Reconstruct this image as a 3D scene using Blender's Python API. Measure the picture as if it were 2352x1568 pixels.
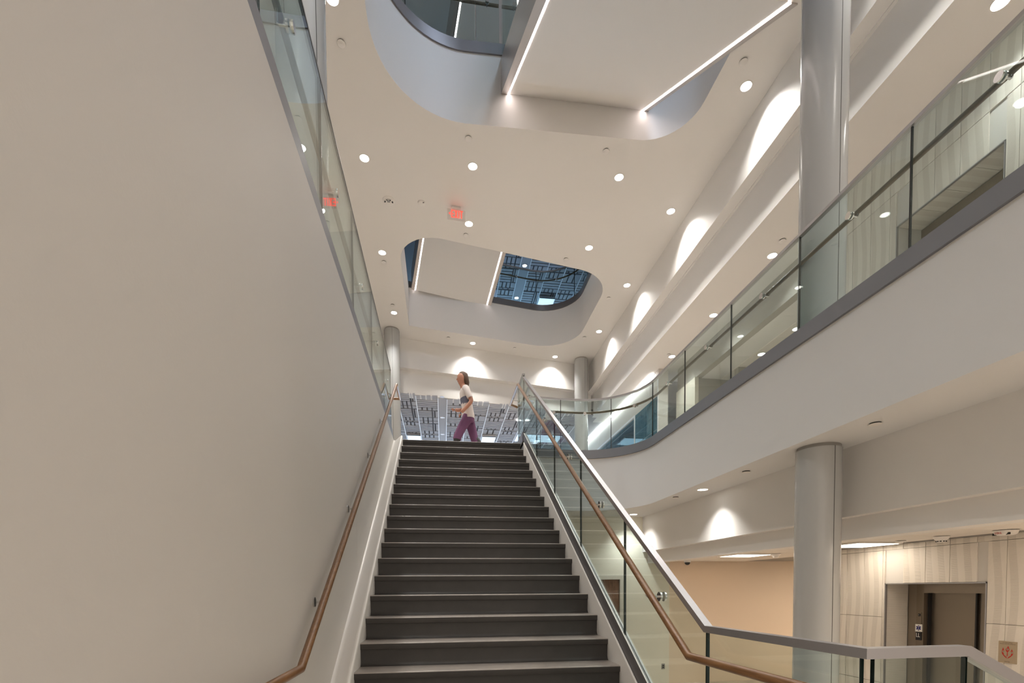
import bpy, bmesh, math, random
from mathutils import Vector, Matrix, geometry
R = math.radians
for o in list(bpy.data.objects):
    bpy.data.objects.remove(o)
SC = bpy.context.scene
COL = SC.collection
H = 2.0                     # lower-level floor is world z = 0; the eye is at z = H

# ------------------------------------------------------------------ camera
def cam_axes(yaw, pitch, roll):
    f = Vector((math.sin(yaw)*math.cos(pitch), math.cos(yaw)*math.cos(pitch), math.sin(pitch)))
    r = Vector((math.cos(yaw), -math.sin(yaw), 0)); u = r.cross(f)
    return r*math.cos(roll)+u*math.sin(roll), u*math.cos(roll)-r*math.sin(roll), f
FPX = 1137.36
cd = bpy.data.cameras.new('camera'); cam = bpy.data.objects.new('camera', cd); COL.objects.link(cam)
r_, u_, f_ = cam_axes(0.1373, -0.0368, -0.0067)
cam.matrix_world = Matrix(((r_.x, u_.x, -f_.x, 0), (r_.y, u_.y, -f_.y, 0), (r_.z, u_.z, -f_.z, H), (0, 0, 0, 1)))
cd.sensor_fit = 'HORIZONTAL'; cd.sensor_width = 36.0; cd.lens = FPX/2352*36
cd.shift_y = 609.17/2352; cd.clip_start = 0.05; cd.clip_end = 200
SC.camera = cam

# ------------------------------------------------------------------ world, large lights, exposure
W = bpy.data.worlds.new('world'); SC.world = W; W.use_nodes = True
bg = W.node_tree.nodes['Background']; bg.inputs[0].default_value = (1.0, 0.87, 0.745, 1); bg.inputs[1].default_value = 0.56
SC.view_settings.view_transform = 'Standard'; SC.view_settings.look = 'None'
SC.view_settings.gamma = 1.0; SC.view_settings.use_curve_mapping = False
SC.view_settings.exposure = 0.79
SC.cycles.max_bounces = 8; SC.cycles.diffuse_bounces = 4; SC.cycles.glossy_bounces = 3
SC.cycles.use_adaptive_sampling = True; SC.cycles.adaptive_threshold = 0.07
SC.cycles.transparent_max_bounces = 40; SC.cycles.transmission_bounces = 6
SC.cycles.sample_clamp_indirect = 6.0; SC.cycles.caustics_reflective = False
SC.cycles.use_denoising = True; SC.cycles.use_light_tree = False

def area(name, loc, rot, sx, sy, power, color, spread=180):
    l = bpy.data.lights.new(name, 'AREA'); l.shape = 'RECTANGLE'; l.size = sx; l.size_y = sy
    l.energy = power; l.color = color; l.spread = R(spread)
    o = bpy.data.objects.new(name, l); COL.objects.link(o)
    o.location = (loc[0], loc[1], loc[2]+H); o.rotation_euler = rot
    return o
# daylight: roof light over the open stairwell, window walls at the far end of the wing on both floors
area('roof_skylight_daylight', (3.2, 3.2, 12.3), (0, 0, 0), 1.2, 2.5, 150, (0.66, 0.79, 1.0))
area('wing_window_daylight', (1.5, 23.6, 4.0), (R(-90), 0, 0), 10, 2.6, 190, (0.62, 0.78, 1.0))
area('upper_wing_window_daylight', (1.5, 23.6, 9.8), (R(-90), 0, 0), 10, 2.6, 300, (0.40, 0.68, 1.0))

# ------------------------------------------------------------------ materials
MATS = {}
def nodemat(name):
    m = bpy.data.materials.new(name); m.use_nodes = True
    nt = m.node_tree; b = nt.nodes['Principled BSDF']; MATS[name] = m
    return m, nt, b
def plain(name, col, rough=0.5, metal=0.0, bump=0.0, scale=200.0, var=0.0, vscale=3.0, spec=None, stretch=None):
    m, nt, b = nodemat(name)
    b.inputs['Base Color'].default_value = (*col, 1); b.inputs['Roughness'].default_value = rough
    b.inputs['Metallic'].default_value = metal
    if spec is not None: b.inputs['Specular IOR Level'].default_value = spec
    tc = nt.nodes.new('ShaderNodeTexCoord'); src = tc.outputs['Object']
    if stretch:
        mp = nt.nodes.new('ShaderNodeMapping'); mp.inputs['Scale'].default_value = stretch
        nt.links.new(src, mp.inputs['Vector']); src = mp.outputs['Vector']
    if bump:
        n = nt.nodes.new('ShaderNodeTexNoise'); n.inputs['Scale'].default_value = scale
        nt.links.new(src, n.inputs['Vector'])
        bp = nt.nodes.new('ShaderNodeBump'); bp.inputs['Strength'].default_value = bump; bp.inputs['Distance'].default_value = 0.01
        nt.links.new(n.outputs['Fac'], bp.inputs['Height']); nt.links.new(bp.outputs['Normal'], b.inputs['Normal'])
    if var:
        n = nt.nodes.new('ShaderNodeTexNoise'); n.inputs['Scale'].default_value = vscale; n.inputs['Detail'].default_value = 5
        nt.links.new(src, n.inputs['Vector'])
        cr = nt.nodes.new('ShaderNodeValToRGB')
        cr.color_ramp.elements[0].color = (*[c*(1-var) for c in col], 1); cr.color_ramp.elements[1].color = (*[min(1, c*(1+var)) for c in col], 1)
        cr.color_ramp.elements[0].position = 0.3; cr.color_ramp.elements[1].position = 0.7
        nt.links.new(n.outputs['Fac'], cr.inputs['Fac']); nt.links.new(cr.outputs['Color'], b.inputs['Base Color'])
    return m
plain('paint', (0.80, 0.785, 0.765), 0.55, bump=0.03, scale=120)
plain('wall_paint', (0.66, 0.635, 0.60), 0.5, bump=0.04, scale=90)
plain('fascia_paint', (0.76, 0.775, 0.79), 0.5, bump=0.03, scale=120)
plain('trim_paint', (0.80, 0.775, 0.74), 0.28, bump=0.02, scale=150)
plain('greige_paint', (0.44, 0.42, 0.38), 0.6, bump=0.03, scale=120)
plain('tan_paint', (0.86, 0.71, 0.56), 0.6, bump=0.03, scale=120)
plain('cream_paint', (0.84, 0.805, 0.70), 0.6, bump=0.03, scale=120)
plain('floor_low_bounce', (0.13, 0.13, 0.13), 0.9, bump=0.2, scale=300)  # unseen second floor made dark to cut bounced light
plain('floor_tan', (0.66, 0.57, 0.48), 0.35, var=0.06, vscale=2)
plain('rubber', (0.33, 0.295, 0.265), 0.30, bump=0.05, scale=400, var=0.10, vscale=9)  # base lifted to put the treads' reflected sheen into the colour
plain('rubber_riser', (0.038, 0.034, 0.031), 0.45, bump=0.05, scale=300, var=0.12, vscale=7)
plain('column_grey', (0.46, 0.468, 0.465), 0.22, bump=0.01, scale=60)
plain('seam_dark', (0.05, 0.05, 0.045), 0.7, bump=0.02)
plain('reveal_grey', (0.30, 0.29, 0.27), 0.5, bump=0.02)
plain('shoe_metal', (0.235, 0.245, 0.275), 0.42, 0.25, bump=0.02, scale=300, stretch=(1, 1, 40))
plain('cap_metal', (0.44, 0.43, 0.44), 0.33, 0.7, bump=0.02, scale=300, stretch=(1, 40, 1))
plain('edge_metal', (0.22, 0.21, 0.22), 0.4, 0.3, bump=0.02, scale=300, stretch=(1, 1, 40))
plain('shoe_dark', (0.165, 0.158, 0.162), 0.35, 0.2, bump=0.02)
plain('steel', (0.68, 0.67, 0.65), 0.18, 1.0, bump=0.01, scale=300)
plain('elevator_steel', (0.29, 0.245, 0.195), 0.34, 0.85, bump=0.03, scale=200, stretch=(40, 40, 1))
plain('elevator_jamb', (0.34, 0.29, 0.235), 0.36, 0.8, bump=0.03, scale=200, stretch=(40, 40, 1))
plain('white_plastic', (0.82, 0.80, 0.77), 0.35, bump=0.01)
plain('black_plastic', (0.02, 0.02, 0.022), 0.3, bump=0.01)
plain('red_print', (0.50, 0.03, 0.02), 0.5, bump=0.01)
plain('blue_print', (0.03, 0.03, 0.22), 0.5, bump=0.01)
plain('plaque_metal', (0.46, 0.37, 0.26), 0.45, 0.4, bump=0.02)
plain('door_frame_paint', (0.66, 0.64, 0.57), 0.4, bump=0.02)
plain('ceiling_tile', (0.80, 0.76, 0.71), 0.8, bump=0.12, scale=160)
plain('acoustic_panel', (0.46, 0.46, 0.49), 0.7, bump=0.05, scale=200)
plain('acoustic_groove', (0.16, 0.155, 0.165), 0.8, bump=0.05)
plain('strip_white', (0.86, 0.88, 0.92), 0.4, bump=0.01)
plain('outlet_grey', (0.30, 0.29, 0.27), 0.4, bump=0.01)
plain('skin', (0.46, 0.22, 0.15), 0.55, bump=0.04, scale=80)
plain('hair', (0.10, 0.055, 0.035), 0.6, bump=0.5, scale=90, stretch=(1, 1, 0.2))
plain('shirt_white', (0.66, 0.60, 0.58), 0.8, bump=0.15, scale=40, var=0.05)
plain('shirt_navy', (0.14, 0.15, 0.21), 0.8, bump=0.15, scale=40)
plain('trousers_purple', (0.15, 0.06, 0.135), 0.85, bump=0.2, scale=40)
plain('boot_black', (0.03, 0.028, 0.03), 0.5, bump=0.1, scale=60)
plain('eye_white', (0.8, 0.8, 0.8), 0.3, bump=0.01)
plain('lip', (0.40, 0.13, 0.11), 0.5, bump=0.01)

def wood(name, c0, c1, stretch, rough=0.28):
    m, nt, b = nodemat(name)
    tc = nt.nodes.new('ShaderNodeTexCoord'); mp = nt.nodes.new('ShaderNodeMapping'); mp.inputs['Scale'].default_value = stretch
    n = nt.nodes.new('ShaderNodeTexNoise'); n.inputs['Scale'].default_value = 6; n.inputs['Detail'].default_value = 8; n.inputs['Distortion'].default_value = 0.6
    cr = nt.nodes.new('ShaderNodeValToRGB'); cr.color_ramp.elements[0].position = 0.3; cr.color_ramp.elements[1].position = 0.72
    cr.color_ramp.elements[0].color = (*c0, 1); cr.color_ramp.elements[1].color = (*c1, 1)
    nt.links.new(tc.outputs['Object'], mp.inputs[0]); nt.links.new(mp.outputs[0], n.inputs[0])
    nt.links.new(n.outputs['Fac'], cr.inputs[0]); nt.links.new(cr.outputs[0], b.inputs['Base Color'])
    b.inputs['Roughness'].default_value = rough
wood('rail_wood', (0.16, 0.072, 0.024), (0.30, 0.155, 0.065), (12, 1.2, 12))
wood('rail_wood_dark', (0.10, 0.065, 0.035), (0.20, 0.135, 0.075), (6, 1.2, 12))
wood('door_wood', (0.13, 0.058, 0.030), (0.28, 0.14, 0.075), (7, 1, 0.9), 0.4)

def glass(name, tint, ior=1.45):
    m = bpy.data.materials.new(name); m.use_nodes = True; nt = m.node_tree; nt.nodes.clear(); MATS[name] = m
    out = nt.nodes.new('ShaderNodeOutputMaterial'); mx = nt.nodes.new('ShaderNodeMixShader')
    tr = nt.nodes.new('ShaderNodeBsdfTransparent'); gl = nt.nodes.new('ShaderNodeBsdfGlossy'); fr = nt.nodes.new('ShaderNodeFresnel')
    n = nt.nodes.new('ShaderNodeTexNoise'); n.inputs['Scale'].default_value = 1.2
    bp = nt.nodes.new('ShaderNodeBump'); bp.inputs['Strength'].default_value = 0.01; bp.inputs['Distance'].default_value = 0.01
    nt.links.new(n.outputs['Fac'], bp.inputs['Height']); nt.links.new(bp.outputs['Normal'], gl.inputs['Normal'])
    tr.inputs[0].default_value = (*tint, 1); gl.inputs['Roughness'].default_value = 0.0; gl.inputs[0].default_value = (0.95, 1, 0.98, 1)
    geo = nt.nodes.new('ShaderNodeNewGeometry'); mr = nt.nodes.new('ShaderNodeMapRange')   # same reflectance from both sides of the thin pane
    mr.inputs[3].default_value = ior; mr.inputs[4].default_value = 1.0/ior
    nt.links.new(geo.outputs['Backfacing'], mr.inputs[0]); nt.links.new(mr.outputs[0], fr.inputs['IOR'])
    nt.links.new(fr.outputs[0], mx.inputs[0]); nt.links.new(tr.outputs[0], mx.inputs[1]); nt.links.new(gl.outputs[0], mx.inputs[2])
    nt.links.new(mx.outputs[0], out.inputs[0])
glass('guard_glass', (0.865, 0.925, 0.925))
glass('window_glass', (0.45, 0.68, 0.78), 1.5)
plain('glass_edge', (0.012, 0.022, 0.02), 0.12, bump=0.01)
plain('glass_edge_light', (0.62, 0.70, 0.70), 0.2, bump=0.01)

def emit(name, col, strength, base=(0.8, 0.8, 0.8)):
    m, nt, b = nodemat(name)
    b.inputs['Base Color'].default_value = (*base, 1); b.inputs['Roughness'].default_value = 0.4
    n = nt.nodes.new('ShaderNodeTexNoise'); n.inputs['Scale'].default_value = 30
    mr = nt.nodes.new('ShaderNodeMapRange'); mr.inputs[3].default_value = strength*0.97; mr.inputs[4].default_value = strength*1.03
    nt.links.new(n.outputs['Fac'], mr.inputs[0]); nt.links.new(mr.outputs[0], b.inputs['Emission Strength'])
    b.inputs['Emission Color'].default_value = (*col, 1)
emit('lens_glow', (1.0, 0.95, 0.88), 7.0)
emit('lens_dim', (0.85, 0.85, 1.0), 0.25, (0.05, 0.05, 0.05))
emit('led_glow', (1.0, 0.86, 0.82), 7.0)
emit('cove_glow', (1.0, 0.97, 0.92), 12.0)
emit('troffer_glow', (1.0, 0.90, 0.76), 2.6)
emit('window_glow', (0.62, 0.82, 1.0), 0.65)
emit('exit_glow', (1.0, 0.10, 0.07), 0.8, (0.6, 0.05, 0.03))
emit('exit_top_glow', (1.0, 0.12, 0.08), 2.0)
glass('exit_acrylic', (0.86, 0.84, 0.83), 1.3)

def relief_panel_mat():
    # glazed wall panels: fine ribbing that changes direction in tall wavy bands (relief shading also painted in as two band tones)
    m, nt, b = nodemat('relief_panel')
    N = nt.nodes.new; L = nt.links.new
    tc = N('ShaderNodeTexCoord'); geo = N('ShaderNodeNewGeometry'); sep = N('ShaderNodeSeparateXYZ'); L(geo.outputs['Position'], sep.inputs[0])
    s1 = N('ShaderNodeMath'); s1.operation = 'MULTIPLY'; s1.inputs[1].default_value = 4.2; L(sep.outputs['Z'], s1.inputs[0])
    s2 = N('ShaderNodeMath'); s2.operation = 'SINE'; L(s1.outputs[0], s2.inputs[0])
    s3 = N('ShaderNodeMath'); s3.operation = 'MULTIPLY_ADD'; s3.inputs[1].default_value = 0.022; L(s2.outputs[0], s3.inputs[0]); L(sep.outputs['Y'], s3.inputs[2])
    w = N('ShaderNodeMath'); w.operation = 'MULTIPLY'; w.inputs[1].default_value = 2*math.pi/0.145; L(s3.outputs[0], w.inputs[0])
    sn = N('ShaderNodeMath'); sn.operation = 'SINE'; L(w.outputs[0], sn.inputs[0])
    mk = N('ShaderNodeMapRange'); mk.inputs[1].default_value = -0.12; mk.inputs[2].default_value = 0.12; L(sn.outputs[0], mk.inputs[0])
    # ribs: horizontal-ish in one band, diagonal in the next
    r1 = N('ShaderNodeMath'); r1.operation = 'MULTIPLY'; r1.inputs[1].default_value = 2*math.pi/0.012; L(sep.outputs['Z'], r1.inputs[0])
    d1 = N('ShaderNodeMath'); d1.operation = 'ADD'; L(sep.outputs['Y'], d1.inputs[0]); L(sep.outputs['Z'], d1.inputs[1])
    r2 = N('ShaderNodeMath'); r2.operation = 'MULTIPLY'; r2.inputs[1].default_value = 2*math.pi/0.016; L(d1.outputs[0], r2.inputs[0])
    q1 = N('ShaderNodeMath'); q1.operation = 'SINE'; L(r1.outputs[0], q1.inputs[0])
    q2 = N('ShaderNodeMath'); q2.operation = 'SINE'; L(r2.outputs[0], q2.inputs[0])
    q2b = N('ShaderNodeMath'); q2b.operation = 'MULTIPLY'; q2b.inputs[1].default_value = 0.25; L(q2.outputs[0], q2b.inputs[0])
    mx = N('ShaderNodeMix'); mx.data_type = 'FLOAT'; L(mk.outputs[0], mx.inputs[0]); L(q2b.outputs[0], mx.inputs[2]); L(q1.outputs[0], mx.inputs[3])
    bp = N('ShaderNodeBump'); bp.inputs['Strength'].default_value = 0.25; bp.inputs['Distance'].default_value = 0.004
    L(mx.outputs[0], bp.inputs['Height']); L(bp.outputs['Normal'], b.inputs['Normal'])
    cr = N('ShaderNodeMix'); cr.data_type = 'RGBA'; L(mk.outputs[0], cr.inputs[0])
    cr.inputs[6].default_value = (0.78, 0.73, 0.66, 1); cr.inputs[7].default_value = (0.69, 0.64, 0.575, 1)
    L(cr.outputs[2], b.inputs['Base Color']); b.inputs['Roughness'].default_value = 0.45
relief_panel_mat()

# ------------------------------------------------------------------ mesh helpers (coordinates are eye-relative: x right, y along the stair, z above eye)
def tag(o, label=None, cat=None, group=None, kind=None):
    if label: o['label'] = label
    if cat: o['category'] = cat
    if group: o['group'] = group
    if kind: o['kind'] = kind
    return o
def empty(name, loc, label=None, cat=None, group=None, rz=0.0):
    o = bpy.data.objects.new(name, None); COL.objects.link(o); o.empty_display_size = 0.05
    o.location = (loc[0], loc[1], loc[2]+H); o.rotation_euler = (0, 0, rz)
    o['_base'] = [loc[0], loc[1], loc[2]+H]
    return tag(o, label, cat, group)
def base_of(p): return Vector(p['_base'])
def make(name, verts, faces, mats, parent=None, smooth=None, fmat=None, local=False):
    """verts in eye coordinates (or, with local=True, in the parent's own frame)."""
    if isinstance(mats, str): mats = [mats]
    V = [Vector(v) for v in verts]
    if not local: V = [v+Vector((0, 0, H)) for v in V]
    mn = Vector((min(v.x for v in V), min(v.y for v in V), min(v.z for v in V)))
    mx = Vector((max(v.x for v in V), max(v.y for v in V), max(v.z for v in V)))
    org = Vector(((mn.x+mx.x)/2, (mn.y+mx.y)/2, mn.z))
    me = bpy.data.meshes.new(name)
    me.from_pydata([tuple(v-org) for v in V], [], faces)
    for m in mats: me.materials.append(MATS[m])
    if fmat:
        for i, k in enumerate(fmat): me.polygons[i].material_index = k
    bm = bmesh.new(); bm.from_mesh(me); bmesh.ops.recalc_face_normals(bm, faces=bm.faces); bm.to_mesh(me); bm.free()
    if smooth is not None:
        me.shade_smooth(); me.set_sharp_from_angle(angle=R(smooth))
    me.update()
    o = bpy.data.objects.new(name, me); COL.objects.link(o)
    if parent is not None:
        o.parent = parent
        o.location = org if local else org-base_of(parent)
        b = org if local else org
        o['_base'] = list(org)
    else:
        o.location = org; o['_base'] = list(org)
    return o
class MB:
    def __init__(s): s.v = []; s.f = []; s.m = []
    def add(s, v, f, m=0):
        k = len(s.v); s.v += [tuple(x) for x in v]; s.f += [tuple(i+k for i in q) for q in f]; s.m += [m]*len(f); return s
    def box(s, x0, x1, y0, y1, z0, z1, m=0):
        return s.add([(x0, y0, z0), (x1, y0, z0), (x1, y1, z0), (x0, y1, z0), (x0, y0, z1), (x1, y0, z1), (x1, y1, z1), (x0, y1, z1)],
                     [(0, 3, 2, 1), (4, 5, 6, 7), (0, 1, 5, 4), (1, 2, 6, 5), (2, 3, 7, 6), (3, 0, 4, 7)], m)
    def prism_y(s, prof, y0, y1, m=0, skew=0.0):      # prof: (x,z) list
        n = len(prof)
        v = [(x+skew*y0, y0, z) for x, z in prof]+[(x+skew*y1, y1, z) for x, z in prof]
        f = [tuple(range(n)), tuple(range(2*n-1, n-1, -1))]+[(i, (i+1) % n, n+(i+1) % n, n+i) for i in range(n)]
        return s.add(v, f, m)
    def prism_x(s, prof, x0, x1, m=0):                # prof: (y,z) list
        n = len(prof)
        v = [(x0, y, z) for y, z in prof]+[(x1, y, z) for y, z in prof]
        f = [tuple(range(n)), tuple(range(2*n-1, n-1, -1))]+[(i, (i+1) % n, n+(i+1) % n, n+i) for i in range(n)]
        return s.add(v, f, m)
    def cyl(s, c, r, z0, z1, n=24, m=0, r1=None):
        r1 = r if r1 is None else r1
        v = [(c[0]+r*math.cos(2*math.pi*i/n), c[1]+r*math.sin(2*math.pi*i/n), z0) for i in range(n)]+[(c[0]+r1*math.cos(2*math.pi*i/n), c[1]+r1*math.sin(2*math.pi*i/n), z1) for i in range(n)]
        return s.add(v, [tuple(range(n))[::-1], tuple(range(n, 2*n))]+[(i, (i+1) % n, n+(i+1) % n, n+i) for i in range(n)], m)
    def ring(s, c, r0, r1, z0, z1, n=24, m=0):
        v = []
        for r, z in ((r0, z0), (r1, z0), (r1, z1), (r0, z1)):
            v += [(c[0]+r*math.cos(2*math.pi*i/n), c[1]+r*math.sin(2*math.pi*i/n), z) for i in range(n)]
        f = []
        for k in range(4):
            a, b = k*n, ((k+1) % 4)*n
            f += [(a+i, a+(i+1) % n, b+(i+1) % n, b+i) for i in range(n)]
        return s.add(v, f, m)
    def lathe(s, c, prof, n=24, m=0):                 # prof (r,z), open ends capped if r>0
        v = []
        for r, z in prof: v += [(c[0]+r*math.cos(2*math.pi*i/n), c[1]+r*math.sin(2*math.pi*i/n), c[2]+z) for i in range(n)]
        f = []
        for k in range(len(prof)-1): f += [(k*n+i, k*n+(i+1) % n, (k+1)*n+(i+1) % n, (k+1)*n+i) for i in range(n)]
        f += [tuple(range(n))[::-1], tuple(range((len(prof)-1)*n, len(prof)*n))]
        return s.add(v, f, m)
    def sweep(s, path, sec, m=0, up=(0, 0, 1)):       # sec: (side,up) closed section, exact mitres
        P = [Vector(p) for p in path]; n = len(sec)
        d = [(P[i+1]-P[i]).normalized() for i in range(len(P)-1)]
        u = Vector(up)
        if abs(d[0].dot(u)) > 0.95: u = Vector((1, 0, 0))
        side = d[0].cross(u).normalized(); u2 = side.cross(d[0]).normalized()
        ring = [P[0]+side*a+u2*b for a, b in sec]; rings = [ring]
        for i in range(1, len(P)):
            dp = d[i-1]; t = dp if i == len(P)-1 else (dp+d[i]).normalized()
            ring = [q+dp*((P[i]-q).dot(t)/dp.dot(t)) for q in ring]; rings.append(ring)
        v = [q for rg in rings for q in rg]
        f = [tuple(range(n))[::-1], tuple(range((len(P)-1)*n, len(P)*n))]
        for k in range(len(P)-1): f += [(k*n+i, k*n+(i+1) % n, (k+1)*n+(i+1) % n, (k+1)*n+i) for i in range(n)]
        return s.add(v, f, m)
    def tube(s, path, r, n=10, m=0, up=(0, 0, 1)):
        return s.sweep(path, [(r*math.cos(2*math.pi*i/n), r*math.sin(2*math.pi*i/n)) for i in range(n)], m, up)
    def build(s, name, mats, parent=None, smooth=None, local=False):
        return make(name, s.v, s.f, mats, parent, smooth, s.m, local)
def rect(w, h): return [(-w/2, -h/2), (w/2, -h/2), (w/2, h/2), (-w/2, h/2)]
def slab(mb, outer, holes, z0, z1, m=0):
    """polygon with holes, extruded"""
    loops = [outer]+holes
    tri = geometry.tessellate_polygon([[Vector((x, y, 0)) for x, y in lp] for lp in loops])
    pts = [p for lp in loops for p in lp]; n = len(pts)
    v = [(x, y, z0) for x, y in pts]+[(x, y, z1) for x, y in pts]
    f = [tuple(t) for t in tri]+[tuple(i+n for i in t) for t in tri]
    k = 0
    for lp in loops:
        c = len(lp); f += [(k+i, k+(i+1) % c, n+k+(i+1) % c, n+k+i) for i in range(c)]; k += c
    mb.add(v, f, m)
def arc(cx, cy, r, a0, a1, n=14):
    return [(cx+r*math.cos(R(a0+(a1-a0)*i/n)), cy+r*math.sin(R(a0+(a1-a0)*i/n))) for i in range(n+1)]
def offset(path, d, closed=False):
    """offset an XY polyline to its left by d"""
    out = []; n = len(path)
    for i, p in enumerate(path):
        pr = path[i-1] if (i > 0 or closed) else None; nx = path[(i+1) % n] if (i < n-1 or closed) else None
        ds = []
        if pr is not None: ds.append((Vector(p)-Vector(pr)).normalized())
        if nx is not None: ds.append((Vector(nx)-Vector(p)).normalized())
        ns = [Vector((-q.y, q.x)) for q in ds]
        b = sum(ns, Vector((0, 0)))/len(ns); b = b/max(b.length_squared, 0.2)
        out.append((p[0]+b.x*d, p[1]+b.y*d))
    return out
def cut_path(path, s0, s1):
    out = []; s = 0
    for a, b in zip(path[:-1], path[1:]):
        a_, b_ = Vector(a), Vector(b); l = (b_-a_).length
        if s+l >= s0 and s <= s1:
            t0 = max(0, (s0-s)/l); t1 = min(1, (s1-s)/l)
            if not out: out.append(tuple(a_.lerp(b_, t0)))
            if (Vector(out[-1])-a_.lerp(b_, t1)).length > 1e-4: out.append(tuple(a_.lerp(b_, t1)))
        s += l
    return out
def plen(path): return sum((Vector(b)-Vector(a)).length for a, b in zip(path[:-1], path[1:]))
def at_len(path, s):
    for a, b in zip(path[:-1], path[1:]):
        a_, b_ = Vector(a), Vector(b); l = (b_-a_).length
        if s <= l or b == path[-1]: return a_.lerp(b_, s/l), (b_-a_).normalized()
        s -= l
def band(mb, path, th, z0, z1, m=0, mend=None):
    """vertical wall of thickness th centred on an XY path"""
    A = offset(path, th/2); B = offset(path, -th/2); n = len(path)
    v = [(x, y, z0) for x, y in A]+[(x, y, z1) for x, y in A]+[(x, y, z0) for x, y in B]+[(x, y, z1) for x, y in B]
    big = []
    for i in range(n-1):
        big += [(i, i+1, n+i+1, n+i), (2*n+i, 3*n+i, 3*n+i+1, 2*n+i+1)]
    mb.add(v, big, m)
    k = len(mb.v)-4*n; e = m if mend is None else mend
    ed = []
    for i in range(n-1): ed += [(i, 2*n+i, 2*n+i+1, i+1), (n+i, n+i+1, 3*n+i+1, 3*n+i)]
    ed += [(0, n, 3*n, 2*n), (n-1, 3*n-1, 4*n-1, 2*n-1)]
    mb.f += [tuple(i+k for i in q) for q in ed]; mb.m += [e]*len(ed)
_txt = {}
def text_mesh(mb, s, size, fn, depth=0.0015, m=0, bold=1.0):
    """flat lettering: fn maps (x,y,d) of the text plane to eye coordinates"""
    cu = bpy.data.curves.new('lettering', 'FONT'); cu.body = s; cu.size = size; cu.align_x = 'CENTER'; cu.align_y = 'CENTER'; cu.offset = 0.0
    cu.resolution_u = 3; cu.offset = size*0.018*(bold-1)
    o = bpy.data.objects.new('lettering', cu); COL.objects.link(o)
    me = o.to_mesh(); vs = [(v.co.x, v.co.y) for v in me.vertices]; fs = [tuple(p.vertices) for p in me.polygons]
    o.to_mesh_clear(); bpy.data.objects.remove(o); bpy.data.curves.remove(cu)
    mb.add([fn(x, y, depth) for x, y in vs], fs, m)

# ================================================================== levels
F1, C1, F2 = 2.439, 7.0, 8.05           # first floor, its ceiling, second floor
SO = 1.45                               # soffit of the balcony
C2, CL = 5.52, 0.53                     # corridor ceilings (first floor, lower level)
LL, LAND = -2.0, -1.293
T, RI = 0.2794, 0.1777
Y0 = 8.3152
def nos(y): return F1-(Y0-y)*RI/T
XL, XR = -0.628, 1.313
WL = -0.775

# ================================================================== setting
def S(o): o['kind'] = 'structure'; return o
b = MB(); b.box(-5, 9, -4, 9.9, LL-0.2, LL); S(b.build('floor', 'floor_tan'))
bal = [(3.575, -3.0), (3.575, 8.06)]+arc(2.525, 8.06, 1.05, 0, 90, 16)[1:]+[(1.36, 9.06)]
YF = Y0+T+0.03
out1 = [(-5, -3), (WL-0.004, -3), (WL-0.004, YF), (1.36, YF), (1.36, 9.06)]+bal[::-1][1:]+[(9, -3), (9, 24), (-5, 24)]
b = MB(); slab(b, out1, [], SO, F1-0.004); o = S(b.build('floor_slab_first', 'fascia_paint', smooth=35))
b = MB(); slab(b, out1, [], F1-0.004, F1); S(b.build('floor_first', 'floor_tan'))
# left stair wall (two boards, open joint between)
b = MB(); b.box(WL-0.1, WL+0.001, -3, 4.6815, LL, F1-0.003); b.box(WL-0.1, WL+0.001, 4.6835, Y0+0.1, LL, F1-0.003); S(b.build('wall_left', 'wall_paint'))
# back wall of the lower level with a door opening
YB = 9.77; dx0, dx1, dz = 2.66, 3.585, 0.175
b = MB(); b.box(WL, dx0-0.09, YB, YB+0.2, LL, SO); b.box(dx1+0.09, 4.66, YB, YB+0.2, LL, SO); b.box(dx0-0.09, dx1+0.09, YB, YB+0.2, dz+0.09, SO)
S(b.build('wall_back', 'cream_paint'))
b = MB(); b.box(4.66, 9, YB, YB+0.2, LL, SO); S(b.build('wall_back_corridor', 'tan_paint'))
dr = S(empty('door_1', (3.12, YB+0.05, LL), 'brown wood door in a grey frame under the balcony', None))
b = MB(); b.box(dx0-0.09, dx0, YB-0.02, YB+0.14, LL, dz+0.09); b.box(dx1, dx1+0.09, YB-0.02, YB+0.14, LL, dz+0.09); b.box(dx0, dx1, YB-0.02, YB+0.14, dz, dz+0.09)
b.box(dx0, dx0+0.02, YB+0.05, YB+0.14, LL, dz); b.box(dx1-0.02, dx1, YB+0.05, YB+0.14, LL, dz); b.box(dx0, dx1, YB+0.05, YB+0.14, dz-0.02, dz)
b.build('door_frame', 'door_frame_paint', dr)
b = MB(); b.box(dx0+0.004, dx1-0.004, YB+0.03, YB+0.07, LL+0.01, dz-0.004); dl = b.build('door_leaf', 'door_wood', dr)
b = MB(); b.cyl((dx0+0.08, YB+0.0), 0.012, LL+1.0, LL+1.012, 10); b.box(dx0+0.05, dx0+0.11, YB+0.015, YB+0.03, LL+0.92, LL+1.1); b.tube([(dx0+0.08, YB+0.03, LL+1.0), (dx0+0.08, YB-0.03, LL+1.0), (dx0+0.19, YB-0.03, LL+1.0)], 0.009, 8)
b.build('door_handle', 'steel', dl)
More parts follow.
